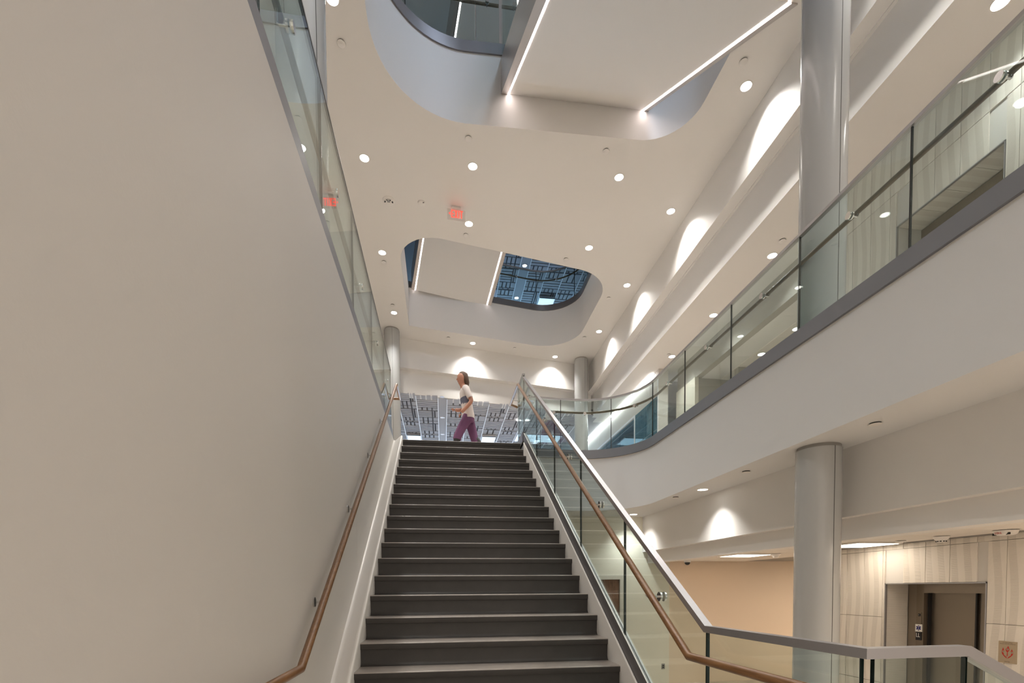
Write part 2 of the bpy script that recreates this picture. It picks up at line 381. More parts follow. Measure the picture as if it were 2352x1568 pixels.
# dropped beam of the lower level: lit face, thin lip, darker face, tiled ceiling behind
SK = -0.028; B0 = 4.345
b = MB(); b.prism_y([(B0, SO), (B0, 0.73), (B0+0.11, 0.73), (B0+0.11, 0.50), (B0+0.30, 0.50), (B0+0.30, SO)], -3, YB, skew=SK)
S(b.build('trim_1', 'paint'))
b = MB(); b.box(4.62, 9, -3, YB, CL+0.02, SO-0.02); cl = S(b.build('ceiling_lower', 'reveal_grey'))
TS = 0.61; ty = -2.0; k = 0
proto = None
while ty < YB-0.3:
    for tx in (4.40, 5.01, 5.62):
        if tx > 5.5 and ty < 6.4: continue
        if proto is None:
            b = MB(); b.add([(0.004, 0.004, 0.006), (TS-0.004, 0.004, 0.006), (TS-0.004, TS-0.004, 0.006), (0.004, TS-0.004, 0.006), (0, 0, 0.02), (TS, 0, 0.02), (TS, TS, 0.02), (0, TS, 0.02)], [(0, 1, 2, 3), (0, 4, 5, 1), (1, 5, 6, 2), (2, 6, 7, 3), (3, 7, 4, 0), (4, 7, 6, 5)])
            proto = make('ceiling_tile', [(x+tx, y+ty, z+CL) for x, y, z in b.v], b.f, 'ceiling_tile', cl); p0 = (tx, ty); L0 = proto.location.copy()
        else:
            c = proto.copy(); COL.objects.link(c); c.parent = cl; c.location = L0+Vector((tx-p0[0], ty-p0[1], 0))
    ty += TS

# first-floor ceiling with the two rounded openings (thick slab up to the second floor)
def far_y(x): return 14.56+0.1877*x
A = 10.4
ca, sa = math.cos(R(A)), math.sin(R(A))
hole1 = arc(-0.844+1.25, 7.735-1.25, 1.25, 180, 90, 16)+arc(3.81-0.72, 7.66-0.72, 0.72, 90, 0, 12)+[(3.81, 2.0), (3.4, 1.2), (-0.4, 1.2), (-0.844, 2.0)]
# second opening: skewed box with rounded corners
def fillet(pts, rs, n=12):
    out = []
    N_ = len(pts)
    for i in range(N_):
        p0_, p1_, p2_ = Vector(pts[i-1]), Vector(pts[i]), Vector(pts[(i+1) % N_]); r = rs[i]
        d0 = (p0_-p1_).normalized(); d2 = (p2_-p1_).normalized(); ang = d0.angle(d2)
        if r < 0.01: out.append(tuple(p1_)); continue
        t = r/math.tan(ang/2); c = p1_+(d0+d2).normalized()*(r/math.sin(ang/2))
        a = p1_+d0*t; e = p1_+d2*t
        a0 = math.atan2(a.y-c.y, a.x-c.x); a1 = math.atan2(e.y-c.y, e.x-c.x)
        while a1-a0 > math.pi: a1 -= 2*math.pi
        while a1-a0 < -math.pi: a1 += 2*math.pi
        out += [(c.x+r*math.cos(a0+(a1-a0)*k/n), c.y+r*math.sin(a0+(a1-a0)*k/n)) for k in range(n+1)]
    return out
def edge_far(x): return 14.019+(x-1.058)*0.1836
def edge_near(x): return 10.405+(x-0.80)*0.193
hole2 = fillet([(-0.825, edge_far(-0.825)), (3.835, edge_far(3.835)), (3.835, edge_near(3.835)), (-0.815, edge_near(-0.815))], [0.0, 1.02, 0.95, 0.75])
BXL = -2.25
oc = [(BXL-0.1, -3), (4.72, -3), (4.72, far_y(4.72)+0.1), (BXL-0.1, far_y(BXL)+0.1)]
b = MB(); slab(b, oc, [hole1, hole2], C1, F2-0.02); S(b.build('ceiling_first', 'paint', smooth=40))
# dropped beams: right, far (skewed), left
b = MB(); b.prism_y([(4.622, C1), (4.622, 6.2), (4.80, 6.2), (4.80, 6.188), (4.842, 6.188), (4.842, C2), (5.1, C2), (5.1, C1+0.3), (4.622, C1+0.3)], -3, 15.75)
S(b.build('trim_2', 'paint'))
b = MB()
prof = [(0, C1), (0, 6.197), (0.17, 6.197), (0.17, 5.56), (0.5, 5.56), (0.5, C1+0.3), (0, C1+0.3)]
ux, uy = math.cos(R(10.63)), math.sin(R(10.63))
v = []
for s_ in (-4.6, 4.88):
    for d_, z_ in prof: v.append((s_*ux-d_*uy, 14.56+s_*uy+d_*ux, z_))
n = len(prof)
b.add(v, [tuple(range(n)), tuple(range(2*n-1, n-1, -1))]+[(i, (i+1) % n, n+(i+1) % n, n+i) for i in range(n)])
S(b.build('trim_3', 'paint'))
b = MB(); b.prism_y([(BXL, C1), (BXL, 6.2), (BXL-0.22, 6.2), (BXL-0.22, C2), (BXL-0.5, C2), (BXL-0.5, C1+0.3), (BXL, C1+0.3)], -3, 14.5)
S(b.build('trim_4', 'paint'))
b = MB(); b.box(5.0, 5.98, -3, 12.3, C2+0.001, C2+0.15); b.box(5.0, 5.5, 12.3, 16.2, C2+0.001, C2+0.15); S(b.build('ceiling_corridor', 'paint'))
b = MB(); b.box(-5, BXL-0.3, -3, 14.6, C2+0.001, C2+0.15); S(b.build('ceiling_left', 'paint'))
b = MB(); b.box(-5.2, -5, -3, 24, F1, 8); S(b.build('wall_left_upper', 'wall_paint'))
# lobby beside the corridor: bulkhead, lower ceiling with tiles, walls
b = MB(); b.box(5.965, 6.12, 6.62, 12.1, 4.955, C2+0.1); S(b.build('trim_5', 'greige_paint'))
b = MB(); b.box(6.12, 9, 6.62, 12.1, 4.953, 5.1); lc = S(b.build('ceiling_lobby', 'paint'))
proto = None
for i in range(8):
    for j in range(3):
        tx, ty = 6.60+j*TS, 6.75+i*TS
        if proto is None:
            b = MB(); b.add([(0.005, 0.005, -0.008), (TS-0.005, 0.005, -0.008), (TS-0.005, TS-0.005, -0.008), (0.005, TS-0.005, -0.008), (0.001, 0.001, 0), (TS-0.001, 0.001, 0), (TS-0.001, TS-0.001, 0), (0.001, TS-0.001, 0)], [(0, 1, 2, 3), (0, 4, 5, 1), (1, 5, 6, 2), (2, 6, 7, 3), (3, 7, 4, 0), (4, 7, 6, 5)])
            proto = make('ceiling_tile', [(x+tx, y+ty, z+4.953) for x, y, z in b.v], b.f, 'ceiling_tile', lc); p0 = (tx, ty); L0 = proto.location.copy()
        else:
            c = proto.copy(); COL.objects.link(c); c.parent = lc; c.location = L0+Vector((tx-p0[0], ty-p0[1], 0))
b = MB(); b.box(6.02, 9, 11.2, 11.35, F1, 4.953); b.box(6.62, 9, 10.5, 10.65, F1, 4.94); S(b.build('wall_lobby_back', 'greige_paint'))
b = MB(); b.box(5.93, 6.02, 11.15, 12.1, F1, 4.953); S(b.build('wall_lobby_end', 'cream_paint'))
b = MB(); b.box(9, 9.2, -3, 12.1, LL, C2); S(b.build('wall_lobby_side', 'wall_paint'))
# elevator wall (both floors), recesses
XE = 5.675
def recess_wall(name, z0, z1, ya, yb, zt):
    b = MB(); b.box(XE, 6.6, -3, ya, z0, z1); b.box(XE, 6.6, yb, 6.62, z0, z1); b.box(XE, 6.6, ya, yb, zt, z1); b.box(6.45, 6.6, ya, yb, z0, zt)
    return S(b.build(name, 'wall_paint'))
wr_l = recess_wall('wall_right', LL, CL+0.02, 4.476, 5.692, 0.035)
wr_u = recess_wall('wall_right_upper', F1, C2, 4.42, 5.64, 4.485)
def panels(parent, cols, rows, ya, yb, zt):
    cache = {}
    for (y0, y1) in cols:
        for (z0, z1) in rows:
            q0, q1 = z0, z1; w0, w1 = y0, y1
            if y1 > ya+0.01 and y0 < yb-0.01:
                if z1 <= zt+0.01: # beside the opening?
                    if y0 < ya-0.03: w1 = ya
                    elif y1 > yb+0.03: w0 = yb
                    else: continue
                elif z0 < zt and not (y0 < ya-0.03 or y1 > yb+0.03): q0 = zt
                elif z0 < zt:
                    if y0 < ya-0.03:
                        w1 = ya
                    else: w0 = yb
            g = 0.0013
            key = (round(w1-w0, 3), round(q1-q0, 3))
            yc, zc = w0, q0
            if key in cache:
                src, s0, l0 = cache[key]; c = src.copy(); COL.objects.link(c); c.parent = parent
                c.location = l0+Vector((0, w0-s0[0], q0-s0[1])); continue
            b = MB(); W_, Z_ = w1-w0, q1-q0
            x0, x1 = XE-0.014, XE-0.001
            b.add([(x1, w0+g, q0+g), (x1, w1-g, q0+g), (x1, w1-g, q1-g), (x1, w0+g, q1-g), (x0, w0+g+.002, q0+g+.002), (x0, w1-g-.002, q0+g+.002), (x0, w1-g-.002, q1-g-.002), (x0, w0+g+.002, q1-g-.002)],
                  [(0, 1, 2, 3), (4, 7, 6, 5), (0, 4, 5, 1), (1, 5, 6, 2), (2, 6, 7, 3), (3, 7, 4, 0)])
            p = b.build('wall_panel', 'relief_panel', parent); cache[key] = (p, (w0, q0), p.location.copy())
PW = 0.2865
cols = [(4.583+PW*i, 4.583+PW*(i+1)) for i in range(-8, 7)]
panels(wr_l, cols, [(0.46, 0.525), (-0.40, 0.46), (-1.26, -0.40), (LL+0.01, -1.26)], 4.476, 5.692, 0.035)
panels(wr_u, cols, [(4.905, C2-0.005), (4.05, 4.905), (3.19, 4.05), (F1+0.01, 3.19)], 4.42, 5.64, 4.485)
# wall with the ceiling light slot beyond the balcony corner
XW = 5.45
b = MB(); b.box(XW, XW+0.25, 12.08, 13.62, F1, C2); b.box(XW, XW+0.25, 13.62, 20, 4.90, C2); b.box(XW, XW+0.25, 20, 24, F1, C2); S(b.build('wall_slot_light', 'wall_paint'))
w1 = S(empty('window_1', (XW+0.1, 16.8, F1)))
b = MB(); b.box(XW-0.015, XW+0.1, 13.62, 13.68, F1, 4.90); b.box(XW-0.015, XW+0.1, 13.68, 20, 4.84, 4.90); b.build('window_frame', 'strip_white', w1)
for i in range(5):
    y0 = 13.69+i*1.26
    b = MB(); b.box(XW+0.03, XW+0.045, y0, y0+1.25, F1, 4.84); b.build('pane', 'window_glass', w1)
b = MB(); b.box(XW+0.25, 9, 13.0, 24, F1, F1+0.01); b.box(8.9, 9, 13, 24, F1, C2); b.box(XW+0.25, 9, 12.9, 13, F1, C2); b.box(XW+0.25, 9, 13, 24, C2, C2+0.1); S(b.build('wall_side_room', 'acoustic_panel'))
w2 = S(empty('door_2', (XW-0.02, 12.85, F1)))
for i, (ya, yb, za, zb) in enumerate(((12.12, 12.84, F1+0.03, 4.02), (12.86, 13.58, F1+0.03, 4.02), (12.12, 12.84, 4.04, 4.86), (12.86, 13.58, 4.04, 4.86))):
    b = MB(); b.box(XW-0.018, XW-0.004, ya, yb, za, zb); b.build('glazed_panel', 'window_glass', w2)
b = MB(); b.box(XW-0.02, XW-0.002, 12.08, 12.12, F1, 5.4); b.build('door_edge_strip', 'strip_white', w2)
# second floor around the openings: floor top, trims, wing ceilings, roof
b = MB(); slab(b, [(-5, -3), (9, -3), (9, 24), (-5, 24)], [offset(hole1, 0.0, True), hole2], F2-0.02, F2); S(b.build('floor_second', 'floor_low_bounce'))
b = MB(); b.box(4.6, 9, -3, 24, C1+0.02, F2-0.03); b.box(-5, BXL-0.05, -3, 24, C1+0.02, F2-0.03); S(b.build('floor_slab_second', 'paint'))
b = MB(); slab(b, [(-5, -3), (9, -3), (9, 14.0), (-5, 14.0)], [[(2.5, 1.9), (3.85, 1.9), (3.85, 4.5), (2.5, 4.5)]], 12.4, 12.6); S(b.build('ceiling_second', 'paint'))
b = MB(); b.box(-5.2, -5, -3, 24, F2, 12.6); b.box(9, 9.2, -3, 24, F2, 12.6); b.box(-5, 9, -3.2, -3, F2, 12.6); S(b.build('wall_second_floor', 'paint'))
def wing(name, zc, y0f, xs):
    b = MB(); b.add([(-5, y0f(-5), zc+0.035), (5.6, y0f(5.6), zc+0.035), (5.6, 24, zc+0.035), (-5, 24, zc+0.035), (-5, y0f(-5), zc+0.2), (5.6, y0f(5.6), zc+0.2), (5.6, 24, zc+0.2), (-5, 24, zc+0.2)],
          [(0, 1, 2, 3), (4, 7, 6, 5), (0, 4, 5, 1), (1, 5, 6, 2), (2, 6, 7, 3), (3, 7, 4, 0)])
    return S(b.build(name, 'acoustic_groove'))
wc1 = wing('ceiling_wing', 5.55, lambda x: far_y(x)+0.2, None)
wc2 = wing('ceiling_wing_upper', 11.1, lambda x: 13.2, None)
rnd = random.Random(4)
def relief_mesh(seed, w, l):
    r = random.Random(seed); mb = MB(); g = 0.046
    def blk(x0, x1, y0, y1):
        mb.add([(x0, y0, 0), (x1, y0, 0), (x1, y1, 0), (x0, y1, 0), (x0, y0, 0.03), (x1, y0, 0.03), (x1, y1, 0.03), (x0, y1, 0.03)], [(3, 2, 1, 0), (0, 1, 5, 4), (1, 2, 6, 5), (2, 3, 7, 6), (3, 0, 4, 7)])
    y = 0.0; md = r.randint(0, 2)
    while y < l-0.03:
        if md % 3 == 0:
            k = r.randint(3, 5)
            cut = r.uniform(0.45, 1.0)*w
            for _ in range(k):
                h = min(0.15, l-y)
                if h < 0.05: break
                if cut < w*0.8: blk(0, cut-g, y, y+h-g)
                else: blk(0, w, y, y+h-g)
                y += 0.15
            if cut < w*0.8:
                nn = 2; ww = (w-cut)/nn
                for i in range(nn): blk(cut+i*ww, cut+(i+1)*ww-(g if i < nn-1 else 0), y-0.15*k, y-g)
        elif md % 3 == 1:
            h = min(0.52, l-y); nn = r.randint(3, 4); ww = w/nn
            for i in range(nn): blk(i*ww, (i+1)*ww-(g if i < nn-1 else 0), y, y+h-g)
            y += 0.52
        else:
            h = min(0.34, l-y); nn = 4; ww = w/nn
            for i in range(nn): blk(i*ww, (i+1)*ww-(g if i < nn-1 else 0), y, y+h-g)
            y += 0.34
        md += r.randint(1, 2)
    return mb
PL = 1.22
def wing_panels(parent, zc, bays, ystart, yend):
    protos = {}
    for bi, (x0, x1) in enumerate(bays):
        y = ystart(x0)+0.05; k = 0
        while y < yend:
            w = round(x1-x0, 2); key = (w, (bi*3+k*2) % 5)
            if key not in protos:
                mb = relief_mesh(key[1]*17+3, w, PL-0.03)
                p = make('ceiling_panel', [(vx+x0, vy+y, vz+zc) for vx, vy, vz in mb.v], mb.f, 'acoustic_panel', parent); protos[key] = (p, (x0, y), p.location.copy())
            else:
                s, s0, l0 = protos[key]; c = s.copy(); COL.objects.link(c); c.parent = parent; c.location = l0+Vector((x0-s0[0], y-s0[1], 0))
            y += PL; k += 1
strips = [-1.89, -1.26, -0.73, -0.095, 0.17, 0.79, 1.43, 2.04, 2.66, 3.28, 3.90, 4.52]
bays = [(a+0.014, c-0.014) for a, c in zip(strips[:-1], strips[1:]) if c-a > 0.4]
wing_panels(wc1, 5.55, bays, lambda x: far_y(x)+0.18, 20.3)
for x in strips:
    b = MB(); b.box(x-0.012, x+0.012, far_y(x)+0.2, 21.5, 5.53, 5.58); b.build('divider_strip', 'strip_white', wc1)
b = MB(); b.box(-0.085, 0.158, far_y(0)+0.2, 21.5, 5.548, 5.56); b.build('light_board', 'acoustic_panel', wc1)
b = MB(); b.box(4.53, 5.45, far_y(4.6)+0.2, 21.5, 5.548, 5.56); b.build('plain_board', 'acoustic_panel', wc1)
st2 = [0.9, 1.5, 2.12, 2.74, 3.02, 3.38, 3.74, 4.40, 5.05]
st2 = [0.88, 1.50, 2.12, 2.74, 3.08, 3.72, 4.36, 5.0, 5.6]
wing_panels(wc2, 11.1, [(a+0.014, c-0.014) for a, c in zip(st2[:-1], st2[1:]) if c-a > 0.4], lambda x: 15.0, 20.6)
for x in st2:
    b = MB(); b.box(x-0.012, x+0.012, 15.0, 21.5, 11.08, 11.13); b.build('divider_strip', 'strip_white', wc2)
b = MB(); b.box(2.752, 3.068, 15.0, 21.5, 11.098, 11.11); b.build('light_board', 'acoustic_panel', wc2)
# end walls of the wing: daylight windows
for zz, nm in ((F1, 'window_2'), (F2, 'window_3')):
    w = S(empty(nm, (1.5, 23.9, zz)))
    for i in range(6):
        x0 = -3.5+i*1.6
        b = MB(); b.box(x0, x0+1.5, 23.9, 23.95, zz+0.3, zz+2.9); b.build('pane', 'window_glow', w)
    b = MB(); b.box(-5, 9, 23.96, 24.1, zz, zz+3.1); b.build('surround', 'paint', w)
# grey metal edge trims of the second-floor openings
b = MB(); band(b, offset(hole1[:29]+[(3.81, 2.0)], -0.012), 0.02, 8.03, 8.19); S(b.build('trim_6', 'edge_metal', smooth=40))
h2p = hole2[1:]
b = MB(); band(b, offset(hole2[:], -0.012), 0.02, 7.99, 8.15); S(b.build('trim_7', 'shoe_dark', smooth=40))

# ================================================================== main stair
st = empty('staircase', (0.34, 5.5, LAND), 'long straight flight of dark rubber steps with white side stringers', 'staircase')
# one tread and one riser, shared
tm = None
N_ST = 21
for i in range(N_ST):
    y, z = Y0-i*T, F1-i*RI
    if i == 0:
        tp = [(0.012, 0.0), (T+0.03, 0.0), (T+0.03, -0.03), (0.03, -0.03), (0.012, -0.052), (0.002, -0.050), (-0.003, -0.014), (-0.0015, -0.008), (0.0025, -0.0035), (0.0065, -0.001)]
    if tm is None:
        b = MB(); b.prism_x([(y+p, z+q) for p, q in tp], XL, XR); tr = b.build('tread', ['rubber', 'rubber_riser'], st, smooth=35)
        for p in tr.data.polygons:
            if p.normal.y < -0.9 or p.normal.z < -0.5: p.material_index = 1; L0 = tr.location.copy()  # lip stays dark; top and rounded edge painted bright as a highlight
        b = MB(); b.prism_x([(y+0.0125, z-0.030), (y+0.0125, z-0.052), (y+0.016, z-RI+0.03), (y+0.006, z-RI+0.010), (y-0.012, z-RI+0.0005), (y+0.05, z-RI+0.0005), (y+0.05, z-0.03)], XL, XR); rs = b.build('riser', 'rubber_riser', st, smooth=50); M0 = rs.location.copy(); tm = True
    else:
        for s_, l_ in ((tr, L0), (rs, M0)):
            c = s_.copy(); COL.objects.link(c); c.parent = st; c.location = l_+Vector((0, -i*T, -i*RI))
# left trim against the wall
def sloped(mb, prof, ya, yb, m=0):   # prof (x,h above nosing line)
    n = len(prof); v = []
    for y in (ya, yb): v += [(x, y, nos(y)+h) for x, h in prof]
    mb.add(v, [tuple(range(n)), tuple(range(2*n-1, n-1, -1))]+[(i, (i+1) % n, n+(i+1) % n, n+i) for i in range(n)], m)
YE = Y0-20*T
def curb(prof_h):
    return prof_h
b = MB(); sloped(b, [(WL+0.001, -0.35), (XL+0.001, -0.35), (XL+0.001, 0.035), (XL-0.004, 0.050), (XL-0.016, 0.055), (XL-0.032, 0.048), (WL+0.03, -0.030), (WL+0.012, -0.030), (WL+0.001, -0.022)], YE-0.05, Y0+0.02)
b.build('stringer', 'trim_paint', st, smooth=50)
b = MB(); sloped(b, [(XR-0.001, -0.35), (1.360, -0.35), (1.360, 0.06), (1.3275, 0.06), (1.3275, 0.110), (1.3255, 0.119), (1.320, 0.122), (1.3145, 0.118), (XR-0.001, 0.108)], YE-0.05, Y0-0.30)
b.build('stringer', 'trim_paint', st, smooth=50)
b = MB(); sloped(b, [(XL, -0.36), (XR, -0.36), (XR, -0.40), (XL, -0.40)], YE, Y0); b.build('soffit', 'paint', st)
b = MB(); slab(b, [(WL, -1.6), (3.575, -1.6), (3.575, -0.2), (1.37, -0.2), (1.37, YE+0.02), (WL, YE+0.02)], [], LAND-0.3, LAND); S(b.build('floor_landing', 'floor_tan'))
# short lower flight to the right of the landing
ls = empty('lower_staircase', (2.2, 0.6, LL), 'short flight of dark steps going down from the landing beside the glass', 'staircase')
for i in range(4):
    b = MB(); b.box(1.37+i*T*1.2, 1.37+(i+1)*T*1.2+0.02, -0.2, 1.40, LL, LAND-i*RI-RI*0.98 if i < 3 else LL+0.02); b.build('step', 'rubber', ls)

# ================================================================== rails and guards
RR = 0.021
def bracket(mb, glass_pt, out, rail_pt, disc=True):
    """disc on the glass, arm out and up to the underside of the rail; out = unit vector from the glass to the rail"""
    g = Vector(glass_pt); o = Vector(out)
    side = o.cross(Vector((0, 0, 1))).normalized()
    for off, th in ((-0.012-0.006, 0.012), (0.010, 0.014)) if disc else ((0.0, 0.010),):
        n = 14; v = []
        for k in (off, off+th):
            v += [g+o*k+side*(0.030*math.cos(2*math.pi*i/n))+Vector((0, 0, 0.030*math.sin(2*math.pi*i/n))) for i in range(n)]
        mb.add(v, [tuple(range(n)), tuple(range(2*n-1, n-1, -1))]+[(i, (i+1) % n, n+(i+1) % n, n+i) for i in range(n)])
    rp = Vector(rail_pt)
    a = g+o*0.02; c = Vector((rp.x, rp.y, g.z)); 
    mb.tube([a, c-o*0.012, c+Vector((0, 0, 0.012)), rp-Vector((0, 0, RR*0.8))], 0.0075, 8, up=tuple(side))
def guard_on_path(gname, glabel, hname, hlabel, path, z0, joints, inner, rail=True, shoe='shoe_metal', zsh=(-0.02, 0.135), rmat='rail_wood_dark', edge='glass_edge', group=None, shoe_off=0.0, bracket_s=None, rail_ext=None, cap_sec=(0.044, 0.030), cap_mat='cap_metal', rail_h=0.86, rail_off=0.085, drop=0.045):
    """path runs with the atrium side on its right when inner=+1 (handrail offset to the left)"""
    mid = path[len(path)//2]
    g = empty(gname, (mid[0], mid[1], z0), glabel, 'guardrail', group)
    Lp = plen(path); J = [0]+joints+[Lp]
    for a, c in zip(J[:-1], J[1:]):
        sub = cut_path(path, a+0.005, c-0.005)
        b = MB(); band(b, sub, 0.016, z0+0.06, z0+1.055, 0, 1); b.build('glass_panel', ['guard_glass', edge], g, smooth=40)
    for a in joints:
        b = MB(); band(b, cut_path(path, a-0.004, a+0.004), 0.0165, z0+0.06, z0+1.052); b.build('joint_dark_strip', 'black_plastic', g)  # added black strip standing in for glass edges seen dark
    b = MB(); band(b, offset(path, shoe_off), 0.055, z0+zsh[0], z0+zsh[1]); b.build('base_shoe', shoe, g, smooth=40)
    b = MB(); b.sweep([(x, y, z0+1.064) for x, y in path], rect(*cap_sec)); b.build('top_cap', cap_mat, g, smooth=40)
    if rail:
        rp = offset(path, rail_off*inner); zr = z0+rail_h
        h = empty(hname, (mid[0], mid[1], zr), hlabel, 'handrail')
        pts = [(x, y, zr) for x, y in rp]
        if rail_ext: pts = rail_ext(pts)
        b = MB(); b.tube(pts, RR, 12); rl = b.build('rail', rmat, h, smooth=50)
        for s_ in (bracket_s or [(a+c)/2 for a, c in zip(J[:-1], J[1:])]):
            p, d = at_len(path, s_); nrm = Vector((-d.y, d.x))*inner
            b = MB(); bracket(b, (p.x, p.y, zr-drop), (nrm.x, nrm.y, 0), (p.x+nrm.x*rail_off, p.y+nrm.y*rail_off, zr)); b.build('bracket', 'steel', rl, smooth=40)
# right balcony: path from stair head round the corner and towards the camera (atrium on the left of travel)
XG = 1.343
balg = [(XG, 8.14), (XG, 8.75)]+arc(XG+0.28, 8.78, 0.28, 180, 90, 5)[1:]+[(2.10, 9.11)]+arc(2.525, 8.06, 1.05, 92, 0, 20)+[(3.575, -1.0)]
L1g = plen(balg)
def s_at_y(y): return L1g-(y+1.0)
def near_s(pt):
    best = None
    for k in range(0, int(L1g*100)):
        p, _ = at_len(balg, k/100)
        d = (p-Vector(pt)).length
        if best is None or d < best[0]: best = (d, k/100)
    return best[1]
jn = [0.55, near_s((1.80, 9.08)), near_s((2.196, 9.12)), near_s((3.112, 8.94)), near_s((3.55, 8.15)), s_at_y(7.02), s_at_y(5.83), s_at_y(4.637), s_at_y(3.441), s_at_y(2.25), s_at_y(1.06), s_at_y(-0.13)]
bs = [near_s((2.06, 9.09)), near_s((2.655, 9.10)), near_s((3.437, 8.6))]+[s_at_y(y) for y in (7.606, 6.417, 5.229, 4.026, 2.832, 1.64)]
guard_on_path('glass_guardrail', 'curved glass guardrail along the right balcony with grey metal base', 'wooden_handrail', 'dark wood handrail mounted behind the right balcony glass',
              balg, F1, jn, 1, bracket_s=bs, rail_ext=lambda pts: pts[7:])
b = MB(); band(b, offset([(1.5, 9.06)]+bal[::-1][1:], 0.004), 0.012, F1-0.040, F1-0.021); S(b.build('trim_8', 'trim_paint', smooth=40))
# left balcony
lp = [(WL-0.028, 8.25), (WL-0.028, -1.0)]
def sl(y): return 8.25-y
guard_on_path('glass_guardrail', 'straight glass guardrail on top of the left stair wall', 'wooden_handrail', 'grey-brown wood handrail behind the left upper glass',
              lp, F1, [sl(7.31), sl(6.094), sl(4.867), sl(3.659), sl(2.475), sl(1.29), sl(0.1)], -1, bracket_s=[sl(y) for y in (7.75, 6.593, 5.404, 4.178, 3.009, 1.85)], zsh=(-0.01, 0.11), cap_sec=(0.020, 0.018), cap_mat='shoe_dark', rail_h=0.80, rail_off=0.075, drop=0.11)
# stair guard: glass in the plane x = XG
sg = empty('stair_guardrail', (XG, 5, LAND), 'sloping glass guardrail on the right side of the stairs with grey cap', 'guardrail')
HC = 1.125; HS = 0.245
YT, YBt = 8.14, 2.375
zc_b = nos(YBt)+HC
Js = [YBt, 3.55, 4.74, 5.89, 7.03, YT]
for a, c in zip(Js[:-1], Js[1:]):
    b = MB(); g_ = 0.005; a_, c_ = a+g_, c-g_
    x0, x1 = XG-0.008, XG+0.008
    q = [(a_, nos(a_)+HS-0.06), (c_, nos(c_)+HS-0.06), (c_, nos(c_)+HC-0.005), (a_, nos(a_)+HC-0.005)]
    v = [(x0, y, z) for y, z in q]+[(x1, y, z) for y, z in q]
    b.add(v, [(0, 1, 2, 3), (7, 6, 5, 4)], 0); b.add(v, [(0, 4, 5, 1), (1, 5, 6, 2), (2, 6, 7, 3), (3, 7, 4, 0)], 1)
    b.build('glass_panel', ['guard_glass', 'glass_edge'], sg)
LG = 1.41   # landing corner
b = MB(); b.box(XG-0.008, XG+0.008, LG+0.02, YBt-0.005, LAND+0.05, zc_b-0.005); b.build('glass_panel', ['guard_glass', 'glass_edge'], sg)
o = sg.children[-1]
for p in o.data.polygons:
    if abs(p.normal.x) < 0.5: p.material_index = 1
XC = 1.70
def glass_x(x0, x1, za0, za1, zb0, zb1, y):
    b = MB(); v = []
    for yy in (y-0.008, y+0.008): v += [(x0, yy, za0), (x1, yy, zb0), (x1, yy, zb1), (x0, yy, za1)]
    b.add(v, [(0, 1, 2, 3), (7, 6, 5, 4)], 0); b.add(v, [(0, 4, 5, 1), (1, 5, 6, 2), (2, 6, 7, 3), (3, 7, 4, 0)], 1)
    b.build('glass_panel', ['guard_glass', 'glass_edge'], sg)
slp = 0.52
glass_x(XG+0.02, XC, LAND+0.05, zc_b-0.005, LAND+0.05, zc_b-0.005, LG)
glass_x(XC+0.006, XC+1.2, LAND+0.0, zc_b-0.005, LAND-1.2*slp, zc_b-1.2*slp-0.005, LG)
cap = [(XG, YT, nos(YT)+HC), (XG, YBt, zc_b), (XG, LG, zc_b), (XC, LG, zc_b), (XC+1.2, LG, zc_b-1.2*slp)]
b = MB(); b.sweep(cap, rect(0.042, 0.034)); b.build('top_cap', 'cap_metal', sg)
b = MB()
for prof, mm in (([(1.329, 0.06), (1.360, 0.06), (1.360, HS), (1.329, HS)], 0),):
    n = len(prof); ys = (YE-0.05, YT-0.07)
    v = []
    for y in ys: v += [(x, y, nos(y)+h) for x, h in prof]
    b.add(v, [tuple(range(n)), tuple(range(2*n-1, n-1, -1))]+[(i, (i+1) % n, n+(i+1) % n, n+i) for i in range(n)])
b.box(1.329, 1.360, YT-0.075, 9.0, F1-0.02, nos(YT-0.07)+HS)
b.build('base_shoe', 'shoe_dark', sg)
b = MB(); 
for x0, x1 in ((1.3265, XG-0.0085), (XG+0.0085, 1.366)):
    n = 4; prof = [(x0, HS), (x1, HS), (x1, HS+0.006), (x0, HS+0.006)]; v = []
    for y in (YE-0.05, YT-0.07): v += [(x, y, nos(y)+h) for x, h in prof]
    b.add(v, [tuple(range(n)), tuple(range(2*n-1, n-1, -1))]+[(i, (i+1) % n, n+(i+1) % n, n+i) for i in range(n)])
b.build('shoe_cover_strip', 'trim_paint', sg)
b = MB(); b.box(XG-0.03, XG+0.03, LG-0.03, YBt, LAND, LAND+0.13); b.box(XG+0.03, XC, LG-0.03, LG+0.03, LAND, LAND+0.13); b.build('landing_shoe', 'shoe_metal', sg)
# right handrail of the stair: up the flight, level at the head, then turning along the balcony
XH = 1.238
hr = empty('wooden_handrail', (XH, 5, LAND+0.9), 'warm brown wood handrail on the inside of the right stair glass', 'handrail')
zt_r = 3.305; y_t = 8.07; y_b = 2.37; zb_r = -0.352
rpts = [(XH, 1.30, zb_r), (XH, y_b, zb_r), (XH, y_t, zt_r), (XH, 8.95, zt_r), (1.42, 9.10, zt_r), (1.60, 9.165, zt_r)]
b = MB(); b.tube(rpts, RR, 14); rl = b.build('rail', 'rail_wood', hr, smooth=50)
for y in (2.91, 4.10, 5.16, 6.42, 7.55):
    z = zb_r+(y-y_b)*(zt_r-zb_r)/(y_t-y_b)
    b = MB(); bracket(b, (XG, y, z-0.05), (-1, 0, 0), (XH, y, z)); b.build('bracket', 'steel', rl, smooth=40)
b = MB(); bracket(b, (XG, 8.62, zt_r-0.05), (-1, 0, 0), (XH, 8.62, zt_r)); b.build('bracket', 'steel', rl, smooth=40)
